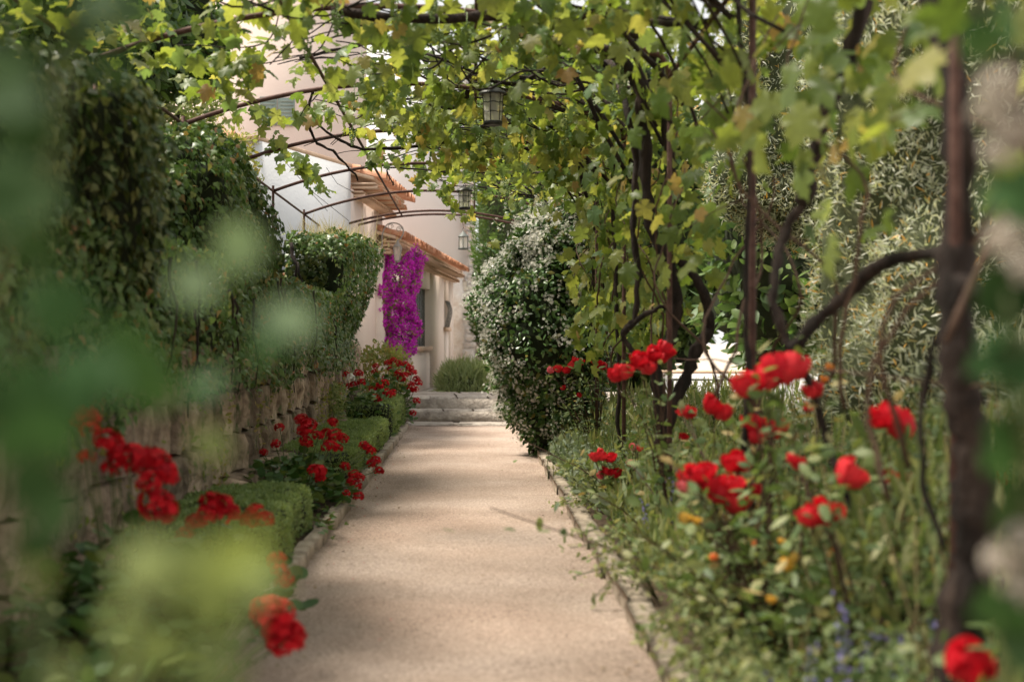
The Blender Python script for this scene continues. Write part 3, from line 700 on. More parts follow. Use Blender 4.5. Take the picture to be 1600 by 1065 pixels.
# door-sill plinth
V, F = obox(np.array(A0), np.array(A0)+e1*9, -b1, .12, -.03, .18); link('plinth', mesh_np('plinth', V, F, M['step']), house)

# nearer rose coloured block with projecting tiled eave
blk = thing('rose_annex', 'tall rose stucco annex with projecting tiled eave above the far ivy', 'house', (-2.3, 22.5, 0))
wallbox('wall', (-1.77, 21.0), (-1.54, 24.2), -.03, 3.36, .5, M['pinkdark'], blk)
wallbox('back_wall', (-2.27, 21.0), (-1.79, 20.98), -.03, 3.36, .3, M['pinkdark'], blk)
eave(blk, (-1.80, 21.0), (-1.52, 24.6), 3.62, .46, 2)
# rafters under this eave
for k in range(5):
    yk = 21.2+k*.75; V, F = boxes([(-1.78+.07*(yk-21), yk, 3.42, -1.36+.07*(yk-21), yk+.09, 3.50)]); link('rafter', mesh_np('rafter', V, F, M['tile']), blk)

# grey rendered gable
gb = thing('grey_building', 'pale grey rendered building wall above the middle ivy', 'building', (-3, 20, 0))
wallbox('wall', (-2.72, 18.15), (-1.80, 20.95), -.03, 3.74, .4, M['grey'], gb)
V, F = obox((-2.75, 18.05), (-1.78, 21.0), (-.95, .31), .55, 3.745, 3.80); link('coping', mesh_np('coping', V, F, M['tilepale']), gb)
V, F = boxes([(-3.35, 18.0, 2.9, -2.78, 18.06, 2.98), (-2.95, 18.0, -.03, -2.9, 18.05, 2.9)]); link('timber_frame', mesh_np('timber_frame', V, F, M['tilepale']), gb)
wires = []
for a_, c_ in (((430, 235), (545, 345)), ((455, 245), (512, 330)), ((510, 262), (552, 300))):
    wires.append(tube([P(a_[0], a_[1], 18.0), P((a_[0]+c_[0])/2-4, (a_[1]+c_[1])/2+6, 18.4), P(c_[0], c_[1], 19.6)], .004, 4))
V, F = join(wires); link('wire', mesh_np('wire', V, F, M['blackmetal']), gb)

# upper pink house with a green shutter
uh = thing('upper_house', 'tall pink house with green shutters glimpsed through the upper vines', 'house', (-5, 27.5, 0))
p0, p1 = (-6.6, 26.4), (-2.05, 27.4)
_, eu, bu = wallbox('wall', p0, p1, -.03, 8.2, .4, M['pinkdark'], uh)
for x in (2.62, 2.96):
    q0 = np.array(p0)+eu*x; q1 = q0+eu*.32
    V, F = obox(q0, q1, -bu, .04, 5.27, 5.80); s_ = link('shutter', mesh_np('shutter', V, F, M['greenshutter']), uh)
    parts = [obox(np.array(q0)+eu*.03-bu*.04, np.array(q0)+eu*.29-bu*.04, -bu, .015, z_, z_+.035) for z_ in np.arange(5.30, 5.76, .07)]
    V, F = join(parts); link('slats', mesh_np('slats', V, F, M['greenshutter']), s_, 'stuff')
eave(uh, p0, p1, 8.4, .4, 1)

# white tower with rubble edge
tw = thing('white_tower', 'tall white rendered building with rough stone corner behind the pink house', 'building', (-2, 36, 0))
V, F = boxes([(-4.6, 36.0, -.03, -.02, 40, 8.8)]); link('wall', mesh_np('wall', V, F, M['whitewall']), tw)
V, F = boxes([(-.60, 35.93, -.03, .06, 35.995, 2.95)]); link('rubble_wall', mesh_np('rubble_wall', V, F, M['rubble']), tw)
z = 0; CORNER = stone_set(M['rubble'], 4, res=4, n=9, amp=.07)
while z < 8.7:
    hh = random.uniform(.16, .28); ww = random.uniform(.2, .34)
    piece('corner_stone', random.choice(CORNER), tw, TRS((.06-ww/2+random.uniform(-.01, .03), 36.12, z+hh/2), 0, (ww, .44, hh*.97))); z += hh
V, F = boxes([(.06, 37.5, -.03, .5, 38, 3.2)]); pl = link('pink_wing', mesh_np('pink_wing', V, F, M['pinkdark']), tw)

# ------------------------------------------------------------------ bougainvillea
bg_ = thing('bougainvillea', 'magenta flowering bougainvillea climbing the corner of the pink house', 'bougainvillea', (-1.3, 24.6, 0))
def bou(n, m, T, size, depth):
    tt = rng.uniform(0, 1, n)**.9
    wz = np.interp(tt, [0, .12, .5, .8, 1], [.34, .44, .36, .30, .12]); cx = np.interp(tt, [0, .5, 1], [-1.22, -1.30, -1.10])
    a = rng.uniform(-math.pi, math.pi, n); rr = rng.uniform(.4, 1, n)**.5
    x = cx+np.cos(a)*wz*rr; x = np.maximum(x, -1.48); y = 24.0+.25*np.sin(a)*rr + (x+1.2)*.8; z = 2.72-1.82*tt+.1*np.cos(a*1)
    p = np.stack([x, y, z], 1); p += unit(p-[-1.2, 25, 1.9])*(nz(p, 2.6, 3)*.30+nz(p, 7, 5)*.22)[:, None]
    keep = nz(p, 5.5, 7) > depth; p = p[keep]; k = len(p)
    return leafmesh('x', T, p, rng.normal(0, 1, (k, 3)), rng.normal(0, 1, (k, 3))+[.2, -1, .4], rng.uniform(*size, k), M[m])
me = bou(17000, 'magenta', TINY, (.035, .06), -.30); me.name = 'bracts'; link('bracts', me, bg_, 'stuff')
me = bou(2600, 'weed', OVAL, (.04, .07), -1); me.name = 'foliage'; link('foliage', me, bg_, 'stuff')
V, F = join([tube(spline([(-1.38, 23.9, 0), (-1.36, 23.9, .8), (-1.25, 24.0, 1.6), (-1.2, 24.1, 2.3)], 14, .02), np.linspace(.03, .012, 14), 6, .1), tube(spline([(-1.34, 23.9, 0), (-1.2, 24.0, 1.2), (-1.3, 24.0, 2.2)], 12, .02), np.linspace(.02, .008, 12), 6, .1)])
link('stem', mesh_np('stem', V, F, M['bark']), bg_)

# ------------------------------------------------------------------ lanterns
def chain(p_top, p_bot, r=.004, twist=True):
    n = 14; pts = [Vector(p_bot).lerp(Vector(p_top), i/n)+Vector((.003*math.sin(i*2.1), .003*math.cos(i*1.7), 0)) for i in range(n+1)]
    return tube(pts, r, 5)
def lantern(label, c, s, top, style, metal):
    t = thing('hanging_lantern', label, 'lantern', (c[0], c[1], c[2]), 'lanterns hung down the middle of the pergola')
    x, y, z = c
    if style == 'round':
        V, F = lathe([(.001, .155), (.03, .15), (.06, .135), (.098, .108), (.102, .098), (.095, .098), (.05, .115), (.001, .118)], 24, (0, 0, 0)); V = V*s+[x, y, z]; link('roof', mesh_np('roof', V, F, M[metal], smooth=True), t)
        V, F = lathe([(.070, .098), (.060, -.09)], 20); V = V*s+[x, y, z]; link('glass', mesh_np('glass', V, F, M['glass'], smooth=True), t)
        V, F = lathe([(.066, -.088), (.068, -.095), (.066, -.112), (.05, -.118), (.001, -.118), (.001, -.09)], 20); V = V*s+[x, y, z]; link('base', mesh_np('base', V, F, M[metal], smooth=True), t)
        ps = []
        for k in range(6):
            a = k*math.pi/3+.26; ps.append(tube([(math.cos(a)*.0735, math.sin(a)*.0735, .10), (math.cos(a)*.063, math.sin(a)*.063, -.095)], .0038, 5))
        for zz, rr, w in ((.035, .0705, .0035), (-.03, .0665, .003), ):
            a = np.linspace(0, 2*math.pi, 25); ps.append(tube([(math.cos(q)*rr, math.sin(q)*rr, zz+.008*abs(math.sin(q*3))) for q in a], w, 5, cap=False))
        V, F = join(ps); V = V*s+[x, y, z]; link('frame', mesh_np('frame', V, F, M[metal]), t)
        V, F = lathe([(.001, .09), (.022, .09), (.022, .04), (.015, .035), (.03, .015), (.028, -.015), (.001, -.035)], 12); V = V*s+[x, y, z]; link('bulb', mesh_np('bulb', V, F, M['blackmetal'], smooth=True), t)
        hk = z+.155*s
    else:
        V, F = lathe([(.001, .165), (.012, .16), (.016, .14), (.04, .125), (.062, .095), (.085, .08), (.088, .072), (.07, .072)], 6, phase=.5); V = V*s+[x, y, z]; link('roof', mesh_np('roof', V, F, M[metal]), t)
        V, F = lathe([(.070, .072), (.068, -.085)], 6, phase=.5); V = V*s+[x, y, z]; link('glass', mesh_np('glass', V, F, M['glass']), t)
        V, F = lathe([(.080, -.085), (.084, -.095), (.080, -.108), (.001, -.108)], 6, phase=.5); V = V*s+[x, y, z]; link('base', mesh_np('base', V, F, M[metal]), t)
        ps = [tube([(math.cos(k*math.pi/3+.5)*.073, math.sin(k*math.pi/3+.5)*.073, .075), (math.cos(k*math.pi/3+.5)*.071, math.sin(k*math.pi/3+.5)*.071, -.09)], .005, 5) for k in range(6)]
        V, F = join(ps); V = V*s+[x, y, z]; link('frame', mesh_np('frame', V, F, M[metal]), t)
        V, F = lathe([(.001, .05), (.014, .045), (.02, .01), (.022, -.03), (.012, -.05), (.012, -.085)], 10); V = V*s+[x, y, z]; link('bulb', mesh_np('bulb', V, F, M['whitemetal'], smooth=True), t)
        hk = z+.165*s
    a = np.linspace(0, 2*math.pi, 13); V, F = join([tube([(x+math.cos(q)*.014, y, hk+.012+math.sin(q)*.016) for q in a], .003, 5, cap=False), chain((top[0], top[1], top[2]), (x, y, hk+.025))])
    link('chain', mesh_np('chain', V, F, M['blackmetal']), t)
lantern('nearest dark round lantern with domed cap hanging under thick vine branches', P(770, 170, 9.9), 1.0, (P(769, 60, 9.9).x, 9.9, 3.2), 'round', 'blackmetal')
lantern('middle small dark lantern hanging from the vine on a long chain', P(726, 312, 16.3), .98, (P(727, 200, 16.3).x, 16.3, 3.12), 'round', 'blackmetal')
lantern('farthest grey six sided lantern with pointed roof hanging in the open arch', P(724, 378, 20.6), 1.02, (P(722, 338, 20.6).x, 20.6, 3.0), 'six', 'greymetal')

def bracket_lamp(label, c, wallp, s, metal):
    t = thing('wall_lantern', label, 'wall lamp', tuple(c)); x, y, z = c
    V, F = lathe([(.001, .20), (.02, .195), (.03, .17), (.035, .155), (.085, .10), (.09, .09), (.075, .09)], 4, phase=.785); link('roof', mesh_np('roof', V*s+[x, y, z], F, M[metal]), t)
    V, F = lathe([(.085, .09), (.050, -.115)], 4, phase=.785); link('glass', mesh_np('glass', V*s+[x, y, z], F, M['glass']), t)
    V, F = lathe([(.055, -.115), (.05, -.135), (.02, -.15), (.001, -.15)], 4, phase=.785); ps = [(V, F)]
    for k in range(4):
        a = k*math.pi/2+.785; ps.append(tube([(math.cos(a)*.088, math.sin(a)*.088, .09), (math.cos(a)*.053, math.sin(a)*.053, -.12)], .006, 5))
    V, F = join(ps); link('frame', mesh_np('frame', V*s+[x, y, z], F, M[metal]), t)
    w = np.array(wallp, float); dx = x-w[0]
    pts = [(w[0], y, z-.12), (w[0]+.0, y, z+.15), (w[0]+.04*dx, y, z+.32), (w[0]+.35*dx, y, z+.46), (x-.1*dx, y, z+.48), (x+.30*dx, y, z+.42), (x+.38*dx, y, z+.32), (x+.15*dx, y, z+.22), (x, y, z+.21)]
    ps = [tube(spline(pts, 40), .011, 6)]
    for (cx, cz, r0, tr) in ((w[0]+.55*dx, z+.42, .05, 1.2), (x+.1*dx, z+.38, .05, 1.4), (w[0]+.02, z+.02, .035, 1.3), (w[0]+.02, z-.08, .03, 1.3)):
        a = np.linspace(0, 2*math.pi*tr, 18); ps.append(tube([(cx+math.cos(q)*r0*(1-.08*q), y, cz+math.sin(q)*r0*(1-.08*q)) for q in a], .006, 5))
    V, F = join(ps); link('bracket', mesh_np('bracket', V, F, M['palemetal' if metal != 'blackmetal' else metal]), t)
bracket_lamp('pale square wall lantern on a scrolled bracket above the bougainvillea', P(621, 395, 23.0), (P(597, 395, 23.0).x, 23), 1.05, 'palemetal')
bracket_lamp('faint pale wall lantern under an arched bracket on the white building', P(727, 446, 34.9), (P(744, 446, 34.9).x, 34.9), 1.1, 'whitemetal')

# ------------------------------------------------------------------ pergola
PL, PR, PA = -2.15, 1.12, -.55
def arch_z(x):
    half = (PL-PA) if x < PA else (PR-PA)
    return 3.10-.30*((x-PA)/abs(half))**2
pg = thing('pergola', 'rusted iron arched pergola frame spanning the path under the vines', 'pergola', (0, 11, 0))
ARCHY = [3.3, 5.7, 8.1, 10.55, 12.87, 15.3, 18.1, 20.9, 21.5]
for i, y in enumerate(ARCHY):
    r_ = .017
    xs = np.linspace(PL, PR-.05, 26); pts = [(x, y, arch_z(x)) for x in xs] + [(PR-.01, y, arch_z(PR)-.05), (PR, y, arch_z(PR)-.14)]
    V, F = tube(pts, r_, 6); link('arch_rib', mesh_np('arch_rib', V, F, M['rust'], smooth=True), pg)
    V, F = tube([(PR, y, 0), (PR, y, 1.4), (PR, y, 2.68)], .015, 6); link('post', mesh_np('post', V, F, M['rust'], smooth=True), pg)
    V, F = tube([(PL, y, .9), (PL, y, 2.0), (PL, y, 2.86)], .015, 6); link('post', mesh_np('post', V, F, M['rust'], smooth=True), pg)
for (x, z) in ((PL, 2.80), (-1.08, arch_z(-1.08)+.025), (0.02, arch_z(0)+.025), (PR, 2.70)):
    V, F = tube([(x, yq, z) for yq in np.linspace(2.6, 21.6 if x < PR-.1 else 18.2, 12)], .013, 6); link('purlin', mesh_np('purlin', V, F, M['rust']), pg)
for z in (1.1, 1.8, 2.3):
    V, F = tube([(PR+.02, yq, z+.01*math.sin(yq*3)) for yq in np.linspace(2.6, 18.1, 20)], .003, 4); link('wire', mesh_np('wire', V, F, M['rust']), pg)

# ------------------------------------------------------------------ vines
def vleaf(k):
    g = np.random.default_rng(k+50); V = VINE[0].copy(); V[:, :2] += g.normal(0, .025, V[:, :2].shape); V[:, 0] *= g.uniform(.85, 1.08)
    V[:, 2] = V[:, 2]*g.uniform(.6, 2.2) + np.abs(V[:, 0])*g.uniform(-.1, .5) + g.normal(0, .02, len(V)); V[:, 2] += V[:, 0]*V[:, 1]*g.uniform(-.4, .4)
    st = np.array([(-.012, .06, .0), (.012, .06, .0), (.0, -.55, -.12)]); return np.vstack([V, st]), np.vstack([VINE[1], [(len(V), len(V)+1, len(V)+2)]])
VT = [vleaf(k) for k in range(6)]
VL = [mesh_np('leaf', V, F, M['vine']) for V, F in VT]
def bunch(seed):
    g = np.random.default_rng(seed); parts = []
    ico = bpy.data.meshes.new('tmp'); import bmesh; bm = bmesh.new(); bmesh.ops.create_icosphere(bm, subdivisions=1, radius=1); bm.to_mesh(ico); bm.free()
    V0 = np.array([v.co[:] for v in ico.vertices]); F0 = np.array([p.vertices[:] for p in ico.polygons])
    for k in range(42):
        t = g.uniform(0, 1)**.8; a = g.uniform(0, 6.28); r = .032*(1-t*.8)*g.uniform(.4, 1)
        parts.append((V0*.0062+[math.cos(a)*r, math.sin(a)*r, -.02-t*.12], F0))
    V, F = join(parts+[tube([(0, 0, .04), (0, 0, -.1)], .002, 4)]); bpy.data.meshes.remove(ico)
    return mesh_np('grape_bunch', V, F, M['grape'], smooth=True)
BUNCH = [bunch(i) for i in range(3)]

# foliage points: canopy and side curtain
def canopy_pts():
    n = 30000
    x = rng.uniform(-2.4, 1.45, n); y = rng.uniform(3.0, 20.0, n)
    z = np.array([arch_z(q) for q in x]) + rng.normal(.07, .10, n)
    lb = np.interp(y, [3, 9.5, 11.5, 13.5, 15.5, 17.5, 20], [-2.4, -2.2, -1.35, -.95, -.6, -.15, .3])
    hold = (x > lb + rng.normal(0, .12, n))
    dens = np.interp(y, [3, 6, 9, 12, 16, 18.5, 20], [.30, .31, .32, .30, .28, .15, .0])*np.interp(x, [-2.4, -1.2, -.3, .6, 1.4], [.42, .46, .62, 1.0, 1.2])*np.where((x < -.9) & (y < 11.6), 1.9, 1)
    p = np.stack([x, y, z], 1); cl = nz(p*[1, 1, .3], 1.35, 3.3)
    k = hold & (rng.uniform(0, 1, n) < dens*np.clip(.55+cl*1.9, 0.02, 1.4)); p = p[k]
    # drooping shoots below the canopy
    q = []
    for _ in range(70):
        xx = rng.uniform(-1.6, 1.2); yy = rng.uniform(6, 14)
        if xx < np.interp(yy, [3, 9.5, 11.5, 13.5, 15.5, 18.5], [-2.3, -2.2, -1.4, -1.0, -.6, 0]): continue
        L = rng.uniform(.1, .32); m_ = int(L*55)
        t = rng.uniform(0, 1, m_); q.append(np.stack([xx+rng.normal(0, .10, m_), yy+rng.normal(0, .12, m_), arch_z(xx)-t*L+.02], 1))
    for (cx, cy, sx, sy, cnt_) in ((-.35, 12.2, .28, .35, 150), (.02, 12.6, .15, .3, 60), (.7, 11.6, .30, .4, 150), (-.3, 8.6, .6, .3, 90), (.5, 7.6, .5, .4, 120)):   # dense knots of leaves under the roof
        q.append(np.stack([rng.normal(cx, sx*.6, cnt_), rng.normal(cy, sy, cnt_), arch_z(cx)+.06-np.abs(rng.normal(0, .13, cnt_))], 1))
    q = np.concatenate(q)
    return p, q
def side_pts():
    n = 26000
    y = 2.3+17*rng.uniform(0, 1, n); z = rng.uniform(.7, 3.05, n); x = PR+rng.normal(.05, .16, n)+.15*(z > 2.4)*rng.normal(0, 1, n)
    low = np.interp(y, [2.3, 4.5, 7, 10, 13, 16, 19.3], [1.45, 1.7, 1.75, 1.4, 1.1, 1.25, 1.9])
    p = np.stack([x, y, z], 1); cl = nz(p, 1.5, 7.1)
    dens = np.interp(y, [2.3, 4, 6, 9, 12, 17, 19.3], [.22, .20, .19, .25, .36, .34, .12])*np.where((y < 7) & (z < 1.75), .25, 1)*np.clip((z-low+.28)/.5, 0, 1)
    k = (rng.uniform(0, 1, n) < dens*np.clip(.55+cl*2.0, .03, 1.4)); return p[k]
cp, cq = canopy_pts(); sp = side_pts()
# leafy trails reaching the photo's hanging sprig over the far lamps
trail = []
for ctrl in ([(640, 255, 16.5), (690, 300, 16.8), (720, 335, 17), (752, 372, 17)], [(600, 240, 16), (680, 270, 16.4), (760, 300, 16.5)], [(400, 170, 12), (440, 235, 13), (470, 262, 13.4), (505, 300, 14)]):
    for q in spline([P(*c) for c in ctrl], 26, .03): trail += [q+rng.normal(0, .05, 3)*[1, 1, .8] for _ in range(2)]
trail = np.array(trail)
n1, n2, n3, n4 = len(cp), len(cq), len(sp), len(trail)
LP_ = np.concatenate([cp, cq, sp, trail])
LD = np.concatenate([rng.normal(0, 1, (n1, 3))*[1, 1, .35]+[0, 0, -.35], rng.normal(0, .6, (n2, 3))+[0, -.2, -1], rng.normal(0, .55, (n3, 3))+[-.3, -.1, -.9], rng.normal(0, .6, (n4, 3))+[0, -.2, -.9]])
LN = np.concatenate([rng.normal(0, .5, (n1, 3))+[0, 0, 1], rng.normal(0, .7, (n2, 3))+[0, -.6, .5], rng.normal(0, .6, (n3, 3))+[-.8, -.35, .5], rng.normal(0, .6, (n4, 3))+[0, -.8, .4]])
LS = .05+.085*rng.uniform(0, 1, len(LP_))**.8
_px = VX+LP_[:, 0]/LP_[:, 1]*FPX; _py = VY-(LP_[:, 2]-CAMH)/LP_[:, 1]*FPX
_k = np.ones(len(LP_), bool)
for (lx, ly, lY, rx_, ry_) in ((770, 172, 10.0, 34, 42), (726, 312, 16.6, 22, 30), (722, 376, 21, 24, 34)):   # leaves pruned round the lanterns
    _k &= ~((np.abs(_px-lx) < rx_) & (np.abs(_py-ly) < ry_) & (LP_[:, 1] < lY))
LP_, LD, LN, LS = LP_[_k], LD[_k], LN[_k], LS[_k]
print('vine leaves', len(LP_))

VINES = [  # base x,y, label
    (1.13, 3.35, 'nearest blurred grapevine with thick dark leaning trunk at the right edge'),
    (1.12, 5.6, 'grapevine with forked trunk and arm sweeping to the right post'),
    (1.14, 8.5, 'grapevine with twisted pair of trunks right of the path behind the red roses'),
    (1.10, 11.0, 'slender grapevine on the post right beside the twisted pair'),
    (1.12, 13.6, 'leafy grapevine hanging in front of the white jasmine'),
    (1.10, 16.6, 'farthest pale leaved grapevine above the jasmine'),
]
VY_ = np.array([v[1] for v in VINES])
own = np.abs(LP_[:, 1][:, None]-VY_[None]).argmin(1)
TR = {
 0: [([(1478, 1120, 3.3), (1500, 1000, 3.3), (1518, 860, 3.3), (1520, 720, 3.3), (1500, 600, 3.3), (1492, 480, 3.3), (1498, 330, 3.35), (1490, 120, 3.4), (1440, -60, 3.6)], .060, .030),
     ([(1492, 480, 3.3), (1470, 520, 3.35), (1445, 600, 3.4), (1440, 740, 3.4), (1475, 860, 3.35)], .010, .008),
     ([(1490, 440, 3.3), (1560, 470, 3.2), (1640, 440, 3.1)], .030, .02)],
 1: [([(1470, 1080, 4.4), (1400, 940, 4.6), (1330, 790, 4.7), (1290, 680, 4.8), (1262, 590, 4.8), (1240, 545, 4.8)], .013, .014),
     ([(1240, 545, 4.8), (1300, 480, 4.75), (1370, 420, 4.6), (1470, 395, 4.2), (1500, 395, 3.6)], .024, .018),
     ([(1240, 548, 4.8), (1216, 490, 4.85), (1208, 430, 4.9), (1225, 370, 5), (1262, 300, 5), (1290, 190, 5), (1335, 70, 5), (1350, -80, 4.9)], .014, .022),
     ([(1250, 320, 5), (1275, 240, 5), (1310, 130, 5), (1355, 0, 5), (1390, -80, 5)], .030, .022),
     ([(1160, 860, 5.6), (1165, 720, 5.6), (1172, 560, 5.6), (1165, 420, 5.6), (1168, 200, 5.6), (1150, 0, 5.6)], .012, .010)],
 2: [([(1036, 740, 8.5), (1034, 680, 8.5), (1030, 610, 8.5), (1022, 560, 8.5), (1050, 520, 8.5), (1055, 460, 8.45), (1040, 405, 8.4), (1018, 345, 8.4), (1008, 260, 8.4), (1005, 170, 8.4), (985, 110, 8.4), (930, 75, 8.3), (860, 60, 8.2), (800, 20, 8.0), (740, -20, 7.9)], .040, .034),
     ([(1036, 690, 8.5), (1070, 590, 8.5), (1098, 535, 8.5), (1110, 500, 8.5), (1090, 440, 8.4), (1050, 380, 8.4), (1046, 250, 8.4), (1035, 130, 8.4), (1000, 60, 8.3), (930, 40, 8.2), (800, 25, 8.0), (640, 28, 7.9), (520, 20, 7.9)], .034, .026),
     ([(1022, 560, 8.5), (985, 545, 8.6), (975, 520, 8.6), (990, 495, 8.6), (997, 430, 8.6), (991, 340, 8.6), (994, 250, 8.6), (983, 180, 8.6), (960, 110, 8.8), (940, 90, 9)], .014, .024),
     ([(975, 520, 8.6), (1010, 490, 8.55), (1040, 478, 8.5)], .02, .012)],
 3: [([(972, 740, 11.0), (966, 660, 11), (965, 560, 11), (962, 440, 11), (958, 330, 11), (955, 230, 10.9), (925, 185, 10.8), (860, 165, 10.7), (800, 135, 10.6), (730, 120, 10.6), (680, 112, 10.5), (640, 78, 10.4), (560, 72, 10.3), (470, 92, 10.3)], .016, .012),
     ([(955, 230, 10.9), (900, 150, 10.8), (830, 122, 10.7), (740, 118, 10.6), (690, 95, 10.6), (655, 78, 10.6)], .026, .018),
     ([(740, 118, 10.6), (728, 150, 10.6), (725, 162, 10.7), (690, 168, 10.8), (670, 163, 10.8)], .020, .014)],
 4: [([(930, 720, 13.5), (932, 600, 13.5), (925, 480, 13.5), (930, 340, 13.5), (915, 265, 13.4), (850, 235, 13.3), (770, 228, 13.2), (700, 222, 13.1), (600, 232, 13), (540, 225, 12.8), (485, 180, 12.6), (490, 140, 12.4)], .018, .012),
     ([(490, 180, 12.4), (484, 200, 12.4), (500, 225, 12.6), (525, 240, 12.8), (545, 262, 13), (560, 280, 13.2)], .014, .008)],
 5: [([(896, 690, 16.4), (898, 560, 16.4), (890, 430, 16.4), (880, 330, 16.3), (840, 290, 16.2), (760, 270, 16.1), (690, 268, 16), (610, 262, 15.9), (615, 290, 15.9)], .016, .008)],
}
campos = Vector((0, 0, CAMH))
for i, (bx_, by_, lab) in enumerate(VINES):
    t = thing('grapevine', lab, 'grapevine', (bx_, by_, 0), 'grapevines trained over the pergola')
    for j, (ctrl, ra, rb) in enumerate(TR[i]):
        m_ = max(20, len(ctrl)*6); pts = spline([P(*c) for c in ctrl], m_, .006 if i > 0 else .003)
        rad = np.linspace(ra, rb, m_)*(1+.22*rng.uniform(-1, 1, m_)); V, F = tube(pts, rad, 9, .16)
        link('trunk' if j == 0 else 'branch', mesh_np('branch', V, F, M['bark'], smooth=True), t)
    # woody arms and canes running through canopy and curtain
    for k in range(16):
        y0_ = by_+random.uniform(-1.3, 1.3); top = arch_z(PR)
        end = -1.9 if by_ < 10 else (-1.2 if by_ < 14 else -.4); end += random.uniform(0, 1.4)
        pts = [(PR+random.uniform(-.1, .15), y0_, random.uniform(2.2, 2.9))]; x = PR
        while x > end:
            x -= random.uniform(.22, .5); pts.append((x, y0_+random.gauss(0, .35), arch_z(max(x, PL))+random.gauss(.01, .07)))
        if len(pts) < 3: continue
        m_ = len(pts)*5; r0 = random.choice([.016, .010, .007, .006])
        V, F = tube(spline(pts, m_, .012), np.linspace(r0, .004, m_)*(1+.2*rng.uniform(-1, 1, m_)), 6, .12); link('cane', mesh_np('cane', V, F, M['bark']), t)
    for k in range(4):
        y0_ = by_+random.uniform(-1.2, 1.2); z0_ = random.uniform(.6, 1.5)
        pts = [(PR+random.uniform(-.15, .2), y0_+q*.15*random.uniform(-1, 1), z0_+q*.35) for q in range(5)]
        V, F = tube(spline(pts, 22, .012), np.linspace(.008, .004, 22), 5, .1); link('cane', mesh_np('cane', V, F, M['cane']), t)
    ids = np.where(own == i)[0]
    dd = LP_[ids]-np.array(campos); px = VX+dd[:, 0]/dd[:, 1]*FPX; py = VY-dd[:, 2]/dd[:, 1]*FPX
    vis = (px > -20) & (px < 1620) & (py > -20) & (py < 1085); score = np.where(vis, LS[ids]/dd[:, 1], 0)
    order = ids[np.argsort(-score)]; big, rest = order[:298], order[298:]
    s_, d_, n_ = frames(LD[big], LN[big])
    for a, b_ in enumerate(big):
        Mx = Matrix(((s_[a][0], d_[a][0], n_[a][0], 0), (s_[a][1], d_[a][1], n_[a][1], 0), (s_[a][2], d_[a][2], n_[a][2], 0), (0, 0, 0, 1)))
        piece('leaf', VL[a % 6], t, Matrix.Translation(LP_[b_]) @ Mx @ Matrix.Scale(float(LS[b_]), 4))
    if len(rest):
        gv = []; gr = []
        for q in range(6):
            rq = rest[q::6]; Vq, Fq, Rq = scatter(VT[q], LP_[rq], LD[rq], LN[rq], LS[rq]); gv.append((Vq, Fq)); gr.append(Rq)
        Vq, Fq = join(gv); link('foliage', mesh_np('foliage', Vq, Fq, M['vine'], np.concatenate(gr)), t, kind='stuff')
    for k in range(12):
        x = random.uniform(-1.0 if by_ < 13 else -.3, 1.0); y = by_+random.uniform(-1.2, 1.2)
        piece('grape_bunch', random.choice(BUNCH), t, Matrix.Translation((x, y, arch_z(x)-random.uniform(.02, .18))) @ Matrix.Rotation(random.uniform(-.2, .2), 4, 'X') @ Matrix.Scale(random.uniform(.9, 1.4), 4))

# dark bundle of leaves and grapes hanging in the middle
# ------------------------------------------------------------------ jasmine
jc, jh = (.80, 14.9, 1.32), (.66, .85, 1.20)
def warpJ(p):
    q = p.copy(); k = np.clip((p[:, 2])/1.1, 0, 1); s = .62+.38*k
    top = np.clip((p[:, 2]-1.5)/1.1, 0, 1); s = s*(1-.25*top)
    q[:, 0] = jc[0]+(p[:, 0]-jc[0])*s+.1*top-.0; q[:, 1] = jc[1]+(p[:, 1]-jc[1])*s; return q
jt = thing('jasmine_bush', 'tall dense star jasmine bush covered in white flowers beside the path end', 'jasmine', (jc[0], jc[1], 0))
cf = lambda p, nm: (nm[:, 1] < .5)
p, nm = blob_points(15000, jc, jh, 3.0, .34, 1.9, 21, warpJ, .05, cf)
k = len(p); link('foliage', leafmesh('foliage', OVAL, p, unit(nm*.6+rng.normal(0, .6, (k, 3))+[0, 0, -.3]), nm+rng.normal(0, .5, (k, 3))+[0, 0, .4], rng.uniform(.05, .085, k), M['jas']), jt, 'stuff')
V, F = blob_core(jc, jh, 3.0, .34, 1.9, 21, warpJ, .10, 18); link('shade_core', mesh_np('shade_core', V, F, M['core'], smooth=True), jt)  # dark filler body; its colour stands for shade inside the bush
p, nm = blob_points(6000, jc, jh, 3.0, .34, 1.9, 21, warpJ, .0, cf)
dens = .8*np.clip(.30+.5*(p[:, 2]-.5)/1.8-.35*(p[:, 0]-.6), .18, 1)*np.clip(.8+2.0*nz(p, 3.5, 2), .1, 1.3)
kk = rng.uniform(0, 1, len(p)) < dens; p, nm = p[kk], nm[kk]
cl = np.repeat(np.arange(len(p)), 6); q = p[cl]+nm[cl]*.035+rng.normal(0, .028, (len(cl), 3)); k = len(q)
link('blossoms', leafmesh('blossoms', STAR, q, rng.normal(0, 1, (k, 3)), nm[cl]+rng.normal(0, .5, (k, 3)), rng.uniform(.026, .038, k), M['white']), jt, 'stuff')
